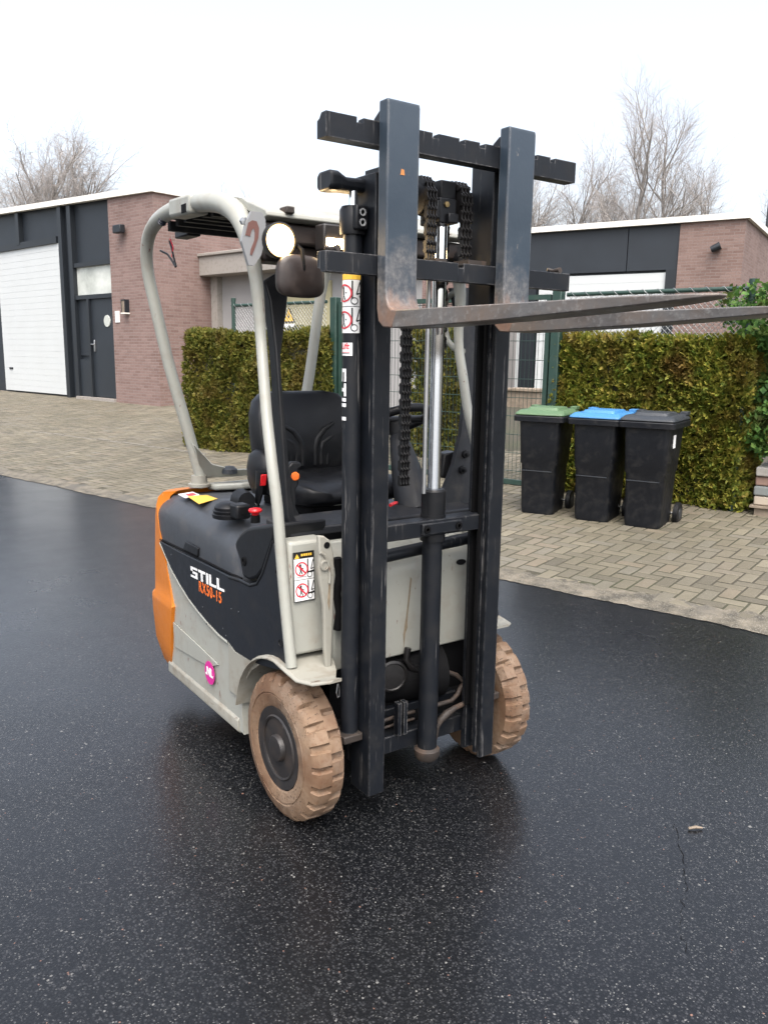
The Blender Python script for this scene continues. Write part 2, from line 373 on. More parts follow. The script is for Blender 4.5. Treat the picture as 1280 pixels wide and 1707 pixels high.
def glass():
    m = N('window_glass'); m.col(m.ramp(m.noise(1.2, 5, .6), [(.35, (.35,.37,.34)), (.65, (.62,.64,.60))])).rough(.12); m.b.inputs['Specular IOR Level'].default_value = .8; return m.m
M['glass'] = glass()
def emit(name, c, s):
    m = N(name); m.col((.9,.85,.75)); m.b.inputs['Emission Color'].default_value = (*c, 1); m.b.inputs['Emission Strength'].default_value = s; return m.m
M['lamp'] = emit('lit_headlight', (1.0, .70, .36), 22); M['lampring'] = emit('lit_reflector_rim', (1.0, .62, .22), 2.2)

# ================================================================== SETTING
def grid(name, xs, ys, zf, m, kind='structure'):
    vs = [(x, y, zf(x, y)) for y in ys for x in xs]; n = len(xs); f = []
    for j in range(len(ys)-1):
        for i in range(n-1): f.append((j*n+i, j*n+i+1, (j+1)*n+i+1, (j+1)*n+i))
    return tag(MB().add(vs, f).build(name, m), kind=kind)
grid('road', [-700, -60, -30, -15, -8, -4, 0, 4, 8, 30, 700], [-700, -60, -30, -10, -5, 0, 5, 10, 30, 60, 700], lambda x, y: 0, M['asphalt'])
def quadstrip(name, ss, ds, z, m):
    vs = [st(s, d, z) for d in ds for s in ss]; n = len(ss); f = []
    for j in range(len(ds)-1):
        for i in range(n-1): f.append((j*n+i, j*n+i+1, (j+1)*n+i+1, (j+1)*n+i))
    return tag(MB().add(vs, f).build(name, m), kind='structure')
quadstrip('ground', [-260, -60, -30, 0, 30, 60, 300], [.09, .3, 1, 3, 6, DMAX, 60, 320], .0175, M['sand'])
# gritty strip between asphalt and bricks, with an uneven edge
mb = MB(); S_ = np.linspace(-30, 24, 1401); vs = []; fs = []
for i, s in enumerate(S_):
    j = .02*math.sin(s*1.7) + .012*math.sin(s*5.1+1) + .004*math.sin(s*23) + .006*rng.standard_normal()
    vs += [st(s, -.06 + j, .0) * [1, 1, 0] + [0, 0, .004], st(s, .10, .0205), st(s, .185 + .04*math.sin(s*2.3) + .02*math.sin(s*11.3) + .03*rng.standard_normal(), .0216)]
for i in range(len(S_)-1):
    a = i*3; fs += [(a, a+3, a+4, a+1), (a+1, a+4, a+5, a+2)]
tag(mb.add(vs, fs).build('verge', M['verge']), kind='structure')
# herringbone pavers, each brick its own face with slight tilt
def pavers():
    V = []; Fc = []
    L, W_, G = .21, .105, .0062
    ang = R(0)
    c, s_ = math.cos(ang), math.sin(ang)
    def brick(u0, v0, du, dv):
        uc, vc = u0+du/2, v0+dv/2
        S0 = uc*c - vc*s_; D0 = uc*s_ + vc*c
        if not (.11 < D0 < 8.9 and -26 < S0 < 11.5): return
        if D0 > 5 and S0 > -2: return
        tz = rng.normal(0, .0007); tx, ty = rng.normal(0, .006, 2)
        o = len(V)
        e = G + .001; b = .006
        ring = [(u0+e, v0+e), (u0+du-e, v0+e), (u0+du-e, v0+dv-e), (u0+e, v0+dv-e)]
        for (ins, zz) in ((b, .0215), (0, .0185)):
            for q, (u, v) in enumerate(ring):
                uu = u + (ins if q in (0, 3) else -ins); vv = v + (ins if q in (0, 1) else -ins)
                p = st(uu*c - vv*s_, uu*s_ + vv*c, zz + tz + tx*(uu-uc) + ty*(vv-vc)); V.append(p)
        Fc.append((o, o+1, o+2, o+3))
        for q in range(4): r_ = (q+1) % 4; Fc.append((o+q, o+4+q, o+4+r_, o+r_))
    for row in range(-4, 92):
        for i in range(-300, 260):
            ph = (i - row) % 4
            if ph == 0: 
                u, v = i*W_, row*W_
                S0 = (u)*c - v*s_; D0 = u*s_ + v*c
                if .1 < D0 < 9 and -27 < S0 < 12: brick(u, v, 2*W_, W_)
            elif ph == 3:
                u, v = i*W_, row*W_
                S0 = (u)*c - v*s_; D0 = u*s_ + v*c
                if .1 < D0 < 9 and -27 < S0 < 12: brick(u, v, W_, 2*W_)
    return V, Fc
V, Fc = pavers()
tag(MB().add(V, Fc).build('pavement', M['paver']), kind='structure')
# edging strip on the left
a = onP(55, 721, E0.tolist()+[0], (-SLOPE*ND[0], -SLOPE*ND[1], 1)); b = onP(345, 759, E0.tolist()+[0], (-SLOPE*ND[0], -SLOPE*ND[1], 1))
d_ = (b-a)/np.linalg.norm(b-a); n_ = np.array([-d_[1], d_[0], 0])
mb = MB(); K = 14
for i in range(K):
    p = a + (b-a)*(i/K); q = a + (b-a)*((i+.985)/K); h = .03 + .008*rng.standard_normal()
    mb.loft([[p-n_*.03+[0,0,-.05], p+n_*.03+[0,0,-.05], p+n_*.028+[0,0,h], p-n_*.028+[0,0,h]], [q-n_*.03+[0,0,-.05], q+n_*.03+[0,0,-.05], q+n_*.028+[0,0,h], q-n_*.028+[0,0,h]]])
tag(mb.build('kerb_edging', paint('old_kerb', (.15,.138,.115), .85, (.09,.08,.06), .7, None), bevel=.006), 'low concrete edging strip across the brick paving left of the forklift', 'kerb'); COL.objects['kerb_edging']['kind'] = 'structure'

# ------------------------------------------------------------------ buildings (built in their own axes: x along the front, y inwards)
def building_frame(name, A, xdir, label):
    o = thing(name, label, 'building'); INV[o.name] = Matrix()
    o.location = (A[0], A[1], 0); o.rotation_euler = (0, 0, math.atan2(xdir[1], xdir[0]))
    nrm = (-xdir[1], xdir[0], 0)
    def Lc(px, py):
        p = onP(px, py, (A[0], A[1], 0), nrm) - np.array([A[0], A[1], 0]); return (p[0]*xdir[0] + p[1]*xdir[1], p[2])
    return o, Lc
def pbox(o, name, x0, x1, z0, z1, y0, y1, m, bevel=0): return MB().box((x0, y0, z0), (x1, y1, z1)).build(name, m, o, bevel=bevel)
def garage(o, x0, x1, z0, z1, y, rows):
    mb = MB(); h = (z1-z0)/rows
    for i in range(rows): mb.box((x0, y, z0+i*h+.003), (x1, y+.05, z0+(i+1)*h-.003))
    mb.box((x0, y+.004, z0), (x1, y+.06, z1))
    return mb.build('garage_door', M['doorwhite'], o)
A_ = np.array([-15.888, 4.917]); xd = np.array([.975, .222]); xd /= np.linalg.norm(xd)
bl, L1 = building_frame('left_building', A_, xd, 'flat roofed brick workshop with a white garage door and dark cladding at the left')
bl.name = 'workshop_building'; INV[bl.name] = Matrix()
zr0 = L1(252, 318)[1]; xl, zr1 = L1(0, 356); rs = (zr1 - zr0) / xl
xE = -13.0; zE = zr0 + rs*xE
x_p = L1(187, 500)[0]
# brick corner pillar with the side wall, and brick bodies behind the dark front
mb = MB()
mb.loft([[(x_p, 0, -.3), (0, 0, -.3), (0, 0, zr0), (x_p, 0, zr0 + rs*x_p)], [(x_p, 12, -.3), (0, 12, -.3), (0, 12, zr0), (x_p, 12, zr0 + rs*x_p)]])
mb.build('wall', M['brick'], bl, fix=True)
mb = MB(); mb.loft([[(xE, .12, -.3), (x_p-.004, .12, -.3), (x_p-.004, .12, zr0 + rs*x_p), (xE, .12, zE)], [(xE, 12, -.3), (x_p-.004, 12, -.3), (x_p-.004, 12, zr0 + rs*x_p), (xE, 12, zE)]])
mb.build('cladding', M['bdark'], bl, fix=True)
mb = MB()
T_ = lambda x, z: zr0 + rs*x + z
mb.loft([[(xE, -.07, T_(xE, -.03)), (xE, .06, T_(xE, -.03)), (xE, .06, T_(xE, .10)), (xE, -.07, T_(xE, .10))], [(.06, -.07, T_(0, -.03)), (.06, .06, T_(0, -.03)), (.06, .06, T_(0, .10)), (.06, -.07, T_(0, .10))]])
mb.box((-.03, .061, zr0-.03), (.06, 12, zr0+.10))
mb.loft([[(xE, .062, T_(xE, 0)), (-.031, .062, T_(0, 0)), (-.031, 12, T_(0, 0)), (xE, 12, T_(xE, 0))], [(xE, .062, T_(xE, .05)), (-.031, .062, T_(0, .05)), (-.031, 12, T_(0, .05)), (xE, 12, T_(xE, .05))]])
mb.build('roof_trim', M['whitetrim'], bl, fix=True)
gx1, gz1 = L1(98, 404); gx0 = L1(2, 560)[0]; gz0 = L1(60, 651)[1]
garage(bl, gx0, gx1, gz0-.05, gz1, .05, 24)
MB().box((gx0+.35, .025, gz0+.55), (gx0+.55, .05, gz0+.60)).build('handle', M['bdark2'], bl)
zc = zr0 + rs*gx1
# frames and mullions standing proud of the cladding
def fr(px, wpx=7, z0=None, z1=None, y=-.01, name='frame'):
    x = L1(px, 420)[0]; 
    pbox(bl, name, x-.09, x+.09, -.05 if z0 is None else z0, (zr0 + rs*x - .06) if z1 is None else z1, y, .118, M['bdark2'])
fr(102); fr(118); fr(32, z0=gz1+.1)
pbox(bl, 'lintel', gx0-1, L1(98, 420)[0]-.1, gz1, gz1+.16, .0, .117, M['bdark2'])
wx0 = L1(124, 470)[0]; wx1 = L1(186, 470)[0]
zt_, zb_ = L1(150, 443)[1], L1(150, 491)[1]
pbox(bl, 'frame', wx0, x_p-.01, zt_, zt_+.10, .01, .116, M['bdark2'])
pbox(bl, 'window', wx0, x_p-.01, zb_, zt_, .09, .114, M['glass'])
pbox(bl, 'frame', wx0, x_p-.01, zb_-.10, zb_, .01, .116, M['bdark2'])
dx0, dx1 = L1(152, 580)[0], L1(189, 580)[0]; dzb = L1(170, 662)[1]
pbox(bl, 'frame', dx0-.10, dx0, dzb-.1, zb_-.101, -.005, .115, M['bdark2'])
door = pbox(bl, 'door', dx0+.001, x_p-.02, dzb, zb_-.102, .06, .113, M['bdark'])
cz_ = L1(176, 535)[1]; cx_ = L1(176, 535)[0]
MB().lathe([(.0, -.02), (.135, -.02), (.14, 0), (0, 0.0)], (cx_, .058, cz_), (0, 1, 0), 24).build('round_window', M['glass'], door, smooth=40)
hx_, hz_ = L1(156, 575); 
MB().box((hx_-.02, .02, hz_-.16), (hx_+.03, .058, hz_+.12)).box((hx_-.12, -.005, hz_), (hx_+.03, .019, hz_+.03)).build('handle', M['silver'], door, bevel=.006)
pbox(bl, 'side_panel', wx0, dx0-.102, dzb+1.0, zb_-.102, .085, .112, M['bdark']); pbox(bl, 'side_panel', wx0, dx0-.102, dzb-.05, dzb+.9, .05, .112, M['bdark'])
pbox(bl, 'doorstep', wx0-.1, x_p, -.2, dzb-.02, -.06, .11, M['concrete'])
lx, lz = L1(213, 511)
wl = thing('wall_lamp', 'small square lantern lamp on the brick pillar beside the dark door', 'lamp'); wl.parent = None
def local_to(o, Lx, y, z): return np.array([o.location.x + xd[0]*Lx - xd[1]*y, o.location.y + xd[1]*Lx + xd[0]*y, z])
def wallthing(o, xdir, name, label, cat, x, y, z):
    t = bpy.data.objects.new(name, None); COL.objects.link(t); tag(t, label, cat); INV[t.name] = Matrix()
    t.location = (o.location.x + xdir[0]*x - xdir[1]*y, o.location.y + xdir[1]*x + xdir[0]*y, z); t.rotation_euler = o.rotation_euler; return t
bpy.data.objects.remove(wl)
t = wallthing(bl, xd, 'wall_lamp', 'small square lantern lamp on the brick pillar beside the dark door', 'lamp', lx, 0, lz)
MB().box((-.085, -.13, -.17), (.085, -.001, -.14)).build('base', M['whitetrim'], t)
MB().box((-.08, -.12, .13), (.08, -.001, .155)).box((-.08, -.015, -.14), (.08, -.001, .13)).box((.068, -.12, -.14), (.08, -.015, .13)).box((-.08, -.12, -.14), (-.068, -.105, .13)).build('housing', M['bdark2'], t)
MB().box((-.066, -.11, -.138), (.067, -.016, .128)).build('shade', M['wood'], t)
fx, fz = L1(207, 383)
t = wallthing(bl, xd, 'floodlight', 'small black floodlight high on the left brick pillar', 'floodlight', fx, 0, fz)
MB().box((-.16, -.2, -.09), (.16, -.06, .09)).build('housing', M['bdark2'], t, bevel=.02); MB().box((-.04, -.06, -.05), (.04, -.001, .05)).build('bracket', M['bdark2'], t)
t = wallthing(bl, xd, 'number_plate', 'small white number plate on the brick beside the dark door', 'sign', *[L1(197, 528)[0], 0, L1(197, 528)[1]])
MB().box((-.09, -.02, -.13), (.09, -.001, .13)).build('plate', M['white'], t)

# grey annex with a concrete cornice, right of the workshop
an = thing('annex_building', 'low grey rendered annex with a concrete cornice behind the left hedge', 'building'); INV[an.name] = Matrix()
an.location = (A_[0] - xd[1]*1.5 + xd[0]*.004, A_[1] + xd[0]*1.5 + xd[1]*.004, 0); an.rotation_euler = bl.rotation_euler
nr = (-xd[1], xd[0], 0); P0 = tuple(an.location)
def L2(px, py): p = onP(px, py, P0, nr) - np.array(P0); return (p[0]*xd[0] + p[1]*xd[1], p[2])
cz1 = L2(380, 428)[1]; cz0 = L2(380, 460)[1]; xr = L2(585, 500)[0]
pbox(an, 'wall', .12, xr, -.3, cz0, .1, 2.2, M['annex'])
MB().box((-.06, -.35, cz0), (xr+.2, 2.3, cz1)).box((-.12, -.40, cz1), (xr+.25, 2.3, cz1+.07)).build('cornice', M['concrete'], an, bevel=.015)
pbox(an, 'pilaster', .01, .24, -.3, cz0-.001, -.05, .098, M['concrete'])
yx0, yx1 = L2(462, 500)[0], L2(548, 500)[0]; yz = L2(500, 470)[1]
pbox(an, 'door', yx0, yx1, -.2, yz, .06, .097, M['ybrick'])
sx_, sz_ = L2(479, 531)
t = bpy.data.objects.new('warning_sign', None); COL.objects.link(t); INV[t.name] = Matrix(); t.rotation_euler = an.rotation_euler
tag(t, 'yellow triangular high voltage warning sign on the pale yellow wall behind the fence', 'sign')
t.location = (an.location.x + xd[0]*sx_ - xd[1]*.055, an.location.y + xd[1]*sx_ + xd[0]*.055, sz_)
MB().prism([(-.19, 0, -.08), (.19, 0, -.08), (0, 0, .26)], (0, -.008, 0)).build('border', M['ink'], t)
MB().prism([(-.145, -.0085, -.055), (.145, -.0085, -.055), (0, -.0085, .205)], (0, -.004, 0)).build('triangle', M['yellow'], t)
MB().prism([(.02, -.013, .13), (-.045, -.013, .03), (-.005, -.013, .035), (-.03, -.013, -.035), (.045, -.013, .06), (.005, -.013, .055)], (0, -.003, 0)).build('bolt_symbol', M['ink'], t)
MB().box((-.17, -.008, -.22), (.17, 0, -.11)).build('plate', M['white'], t)

# far brick house with a red roof seen over the annex, and its flue
p = onX(775, 430, -19.0)
hb_ = thing('house', 'grey walled house with a red roof and dark fascia seen between the mast rails', 'building', (p[0], p[1], 0)); INV[hb_.name] = Matrix(); hb_.rotation_euler = bl.rotation_euler
zt_ = p[2]
MB().box((-3.5, 0, 0), (3.5, 6, zt_)).build('wall', M['annex'], hb_)
MB().box((-3.7, -.25, zt_+.001), (3.7, 6.2, zt_+.38)).build('fascia', M['bdark2'], hb_)
MB().prism([(-3.6, 0, zt_+.381), (-3.6, 6, zt_+.381), (-3.6, 6, zt_+.5), (-3.6, 3, zt_+1.15)], (7.2, 0, 0)).build('roof', M['rooftile'], hb_)
MB().tube([(1.5, .4, zt_+.4), (1.5, .4, zt_+1.15), (1.3, .4, zt_+1.3), (.75, .4, zt_+1.3), (.6, .4, zt_+1.1)][::-1], .085, 10).build('flue_pipe', M['wire'], hb_, smooth=50)

# right building
zR = 4.66; A2 = onZ(1244, 361, zR); B2 = onZ(888, 386, zR); xd2 = (A2-B2)[:2]; xd2 /= np.linalg.norm(xd2)
br, L3 = building_frame('garage_building', A2, xd2, 'flat roofed brown brick garage building with dark fascia behind the right hedge')
xb = L3(1131, 410)[0]; xL = L3(862, 500)[0]; zf = L3(1040, 452)[1]
MB().box((xb, 0, -.1), (0, 10, zR)).build('wall', M['brick2'], br)
MB().box((xL, .15, -.1), (xb-.003, 10, zR-.01)).build('cladding', M['bdark'], br)
MB().box((xL, -.08, zR-.04), (.08, .05, zR+.09)).box((-.03, .051, zR-.04), (.08, 10, zR+.09)).box((xL, .052, zR), (-.031, 10, zR+.04)).build('roof_trim', M['whitetrim'], br)
xm_ = L3(1044, 420)[0]
MB().box((xL, .06, zf), (xm_-.01, .148, zR-.042)).box((xm_+.01, .06, zf), (xb-.004, .148, zR-.042)).build('fascia_panel', M['bdark'], br)
MB().box((xb-.26, .03, -.1), (xb-.005, .147, zf-.002)).build('frame', M['bdark2'], br)
garage(br, L3(895, 500)[0], xb-.27, .3, zf-.06, .09, 16)
MB().box((xL, .06, .2), (L3(895, 500)[0]-.45, .147, zf-.1)).build('garage_door', M['doorwhite'], br)
MB().box((L3(895, 500)[0]-.44, .02, .2), (L3(895, 500)[0]-.05, .147, zf-.1)).build('frame', M['bdark2'], br)
q = L3(1194, 414)
t = wallthing(br, xd2, 'wall_spotlight', 'black round spotlight on the brick wall of the right building', 'spotlight', q[0], 0, q[1])
MB().tube([(0, 0, .02), (0, -.10, .03)], .035, 10).tube([(.09, -.10, .045), (-.10, -.13, -.04)], [.09, .07], 14).build('housing', M['bdark2'], t, smooth=50)

# ------------------------------------------------------------------ hedges
def leafcloud(P, Nn, name, m, parent, ln=.042, wd=.017, k=6, droop=0.0, up=.35, fan=True):
    n = len(P); T = n*k
    d0 = Nn*.75 + rng.normal(0, .42, (n, 3)) + np.array([0, 0, up]); d0 /= np.linalg.norm(d0, axis=1)[:, None]
    s0 = np.cross(d0, rng.normal(0, 1, (n, 3))); s0 /= np.linalg.norm(s0, axis=1)[:, None] + 1e-9
    ang = (np.linspace(-1, 1, k)[None, :] + rng.normal(0, .15, (n, k))) * (.95 if fan else 2.2)
    d = d0[:, None, :]*np.cos(ang)[..., None] + s0[:, None, :]*np.sin(ang)[..., None] + rng.normal(0, .12 if fan else .5, (n, k, 3))
    d = d.reshape(-1, 3); d /= np.linalg.norm(d, axis=1)[:, None]
    nn_ = np.repeat(np.cross(d0, s0), k, 0); s = np.cross(d, nn_ + rng.normal(0, .25, (T, 3))); s /= np.linalg.norm(s, axis=1)[:, None] + 1e-9
    L = ln*(.6 + .8*rng.random(T))[:, None]; W = wd*(.6 + .8*rng.random(T))[:, None]
    P = np.repeat(P, k, 0) + np.repeat(d0, k, 0)*(rng.random(T)*ln*.8)[:, None] + rng.normal(0, ln*.06, (T, 3))
    v = np.stack([P, P + d*L*.5 + s*W, P + d*L, P + d*L*.5 - s*W], 1).reshape(-1, 3)
    me = bpy.data.meshes.new(name); me.vertices.add(T*4); me.vertices.foreach_set('co', v.astype(np.float32).ravel())
    me.loops.add(T*4); me.loops.foreach_set('vertex_index', np.arange(T*4, dtype=np.int32))
    me.polygons.add(T); me.polygons.foreach_set('loop_start', np.arange(0, T*4, 4, dtype=np.int32)); me.polygons.foreach_set('loop_total', np.full(T, 4, np.int32))
    me.update(); me.validate()
    return link(name, me, m, parent)
def hedge(label, A, B, depth, ztop, m, dens, group=None, ends=(1, 1), wave=.05, name='hedge', core=True, ln=.042):
    A = np.array(A[:2], float); B = np.array(B[:2], float); Lg = np.linalg.norm(B-A); l = (B-A)/Lg; nb = np.array([-l[1], l[0]])
    zb = gz(*((A+B)/2))
    o = thing(name, label, 'hedge', (*((A+B)/2 + nb*depth/2), zb), group)
    def pt(u, v, z): return np.array([A[0]+l[0]*u+nb[0]*v, A[1]+l[1]*u+nb[1]*v, z])
    H = ztop - zb
    mb = MB(); q = .09
    mb.loft([[pt(q, q, zb+.05), pt(Lg-q, q, zb+.05), pt(Lg-q, depth-q, zb+.05), pt(q, depth-q, zb+.05)], [pt(q, q, ztop-q), pt(Lg-q, q, ztop-q), pt(Lg-q, depth-q, ztop-q), pt(q, depth-q, ztop-q)]])
    mb.build('light_block', M['core'], o)  # solid dark box added behind the leaves to stop light passing through
    Ps = []; Ns = []
    def wob(u, z): return wave*(math.sin(u*3.1+z*2.3) + .7*math.sin(u*7.3-z*5.1+1.3) + .5*math.sin(z*9.1+u*2))
    def face(nn, fn):
        c = int(nn*dens)
        for _ in range(c):
            p, n3 = fn(rng.random(), rng.random()); Ps.append(p); Ns.append(n3)
    f3 = lambda a, b: np.array([l[0]*a + nb[0]*b, l[1]*a + nb[1]*b, 0])
    inn = lambda: abs(rng.normal(0, .055))
    face(Lg*H, lambda a, b: (pt(a*Lg, -wob(a*Lg, b*H) + inn(), zb + .02 + b*H), f3(0, -1)))
    face(Lg*depth, lambda a, b: (pt(a*Lg, b*depth, ztop + wob(a*Lg, b)*.8 - inn()), np.array([0, 0, 1.])))
    for e, u0, sg in ((ends[0], 0, -1), (ends[1], Lg, 1)):
        if e: face(depth*H, lambda a, b: (pt(u0 + sg*(wob(a*depth, b*H) - inn()), a*depth, zb + .02 + b*H), f3(sg, 0)))
    face(Lg*H*.3, lambda a, b: (pt(a*Lg, depth - inn(), zb + .02 + b*H), f3(0, 1)))
    leafcloud(np.array(Ps), np.array(Ns), 'foliage', m, o, ln, ln*.24)
    return o
hedge('long clipped brownish green hedge left of the gate, behind the seat', (-9.55, 3.02), (-6.72, 3.72), .75, 1.80, M['hedge'], 2500, ln=.041)
hedge('bright clipped hedge right of the gate, behind the three bins', (-3.82, 4.78), (-1.98, 5.30), .8, 1.73, M['hedge2'], 3300, wave=.04, ln=.047)
hedge('dark green hedge seen through the gate beside its left post', (-6.70, 5.0), (-5.6, 5.28), .5, 1.85, M['hedge'], 1100)
# ivy on the post right of the hedge
ip = np.array([-1.74, 5.46]); zg = gz(*ip)
t = thing('ivy', 'bright green ivy climbing over the fence post at the right edge', 'ivy', (*ip, zg), None)
Ps = []; Ns = []
for _ in range(2200):
    zz = rng.random()**.8; a = rng.random()*2*math.pi; r_ = (.22 + .20*math.sin(zz*9) * .4 + .16*(zz > .72)) * math.sqrt(rng.random())
    Ps.append([ip[0]+.05 + r_*1.5*math.cos(a), ip[1]+.05 + r_*math.sin(a), zg + .55 + 1.5*zz]); Ns.append([math.cos(a)*.6+.4, math.sin(a)*.6-.6, .2])
leafcloud(np.array(Ps), np.array(Ns), 'foliage', M['ivy'], t, .055, .026, 3, up=-.15, fan=False)
MB().tube([(ip[0], ip[1], zg), (ip[0]+.03, ip[1], zg+1), (ip[0]-.02, ip[1]+.02, zg+1.9)], [.02, .016, .008], 6).build('stem', M['bark'], t)

# ------------------------------------------------------------------ fences and gate
def wire(mb, a, b, r=.002):
    a = np.array(a, float); b = np.array(b, float); d = b-a; d /= np.linalg.norm(d)
    u = np.cross(d, [0, 0, 1.] if abs(d[2]) < .9 else [1., 0, 0]); u /= np.linalg.norm(u); v = np.cross(d, u)
    k = [u*r, (-.5*u+.866*v)*r, (-.5*u-.866*v)*r]
    mb.add([a+x for x in k]+[b+x for x in k], [(0, 1, 4, 3), (1, 2, 5, 4), (2, 0, 3, 5)])
def chainlink(label, A, B, z0, z1, posts, group, mesh_mat, postz=.05):
    A = np.array(A[:2], float); B = np.array(B[:2], float); Lg = np.linalg.norm(B-A); l = (B-A)/Lg
    o = thing('chain_link_fence', label, 'fence', (*((A+B)/2), gz(*((A+B)/2))), group)
    P3 = lambda u, z: (A[0]+l[0]*u, A[1]+l[1]*u, z)
    for u in posts:
        g = gz(*P3(u, 0)[:2])
        pp = MB().lathe([(.03, 0), (.03, z1+postz-g), (.034, z1+postz-g+.001), (.034, z1+postz+.05-g), (.0, z1+postz+.055-g)], P3(u, g), (0, 0, 1), 14).build('post', M['green'], o, smooth=50)
    MB().tube([P3(0, z1), P3(Lg, z1)], .021, 10).build('rail', M['green'], o, smooth=50)
    mb = MB(); ph = .055; H = z1-z0; n = int(Lg/ph)
    for i in range(-int(H/ph)-1, n+1):
        for sg in (1, -1):
            u0 = i*ph if sg > 0 else (i+1)*ph + H
            u1 = u0 + sg*H
            t0, t1 = 0., 1.
            for lim in (0, Lg):
                pass
            a_, b_ = sorted((u0, u1))
            lo, hi = max(a_, 0), min(b_, Lg)
            if hi-lo < .02: continue
            za = z0 + (lo-u0)/(u1-u0)*H; zb = z0 + (hi-u0)/(u1-u0)*H
            wire(mb, P3(lo, za), P3(hi, zb), .0028)
    # coil binding the mesh to the rail
    pts = [np.array(P3(u, z1)) + np.array([-l[1]*math.cos(u*42), l[0]*math.cos(u*42), math.sin(u*42)])*.026 for u in np.linspace(0, Lg, int(Lg*60))]
    mb.tube(pts, .0028, 4)
    mb.build('mesh', mesh_mat, o)
    return o
chainlink('short green chain link fence above the left hedge in front of the yellow wall', (-8.62, 3.36), (-6.85, 3.83), 1.55, 2.20, [0.03], 'green chain link fences', M['wire'])
chainlink('green chain link fence with a coiled top rail above the right hedge', (-3.74, 4.82), (-2.02, 5.33), 1.72, 2.185, [1.79], 'green chain link fences', M['wire'], .03)
g0 = np.array([-6.72, 3.88]); g1 = np.array([-3.80, 4.76])
gt = thing('metal_gate', 'green double gate of upright wire mesh between the two hedges', 'gate', (*((g0+g1)/2), .13))
gl = (g1-g0)/np.linalg.norm(g1-g0); GL = np.linalg.norm(g1-g0); gn = np.array([-gl[1], gl[0]])
G3 = lambda u, z, v=0: np.array([g0[0]+gl[0]*u+gn[0]*v, g0[1]+gl[1]*u+gn[1]*v, z])
def sq(mb, a, b, hw, up=None):
    a = np.array(a); b = np.array(b); d = (b-a)/np.linalg.norm(b-a)
    u = np.array([gl[0], gl[1], 0]) if abs(d[2]) > .9 else np.array([0, 0, 1.]); v = np.cross(d, u); v /= np.linalg.norm(v)
    mb.loft([[a+(u+v)*hw, a+(u-v)*hw, a+(-u-v)*hw, a+(-u+v)*hw], [b+(u+v)*hw, b+(u-v)*hw, b+(-u-v)*hw, b+(-u+v)*hw]])
for u in (0, GL): 
    mb = MB(); sq(mb, G3(u, .05), G3(u, 2.25), .05); mb.build('gate_post', M['green'], gt, bevel=.008)
for (ua, ub) in ((.10, GL/2-.02), (GL/2+.02, GL-.10)):
    mb = MB(); sq(mb, G3(ua, .18), G3(ua, 2.19), .025); sq(mb, G3(ub, .18), G3(ub, 2.19), .025)
    sq(mb, G3(ua+.026, .2), G3(ub-.026, .2), .025); sq(mb, G3(ua+.026, 2.165), G3(ub-.026, 2.165), .025)
    lf = mb.build('gate_leaf', M['green'], gt, fix=True)
    mb = MB()
    for u in np.arange(ua+.05, ub-.02, .05): wire(mb, G3(u, .22), G3(u, 2.15), .0028)
    for z in np.arange(.32, 2.15, .2): wire(mb, G3(ua+.02, z, .005), G3(ub-.02, z, .005), .004)
    mb.build('mesh', M['green'], lf)

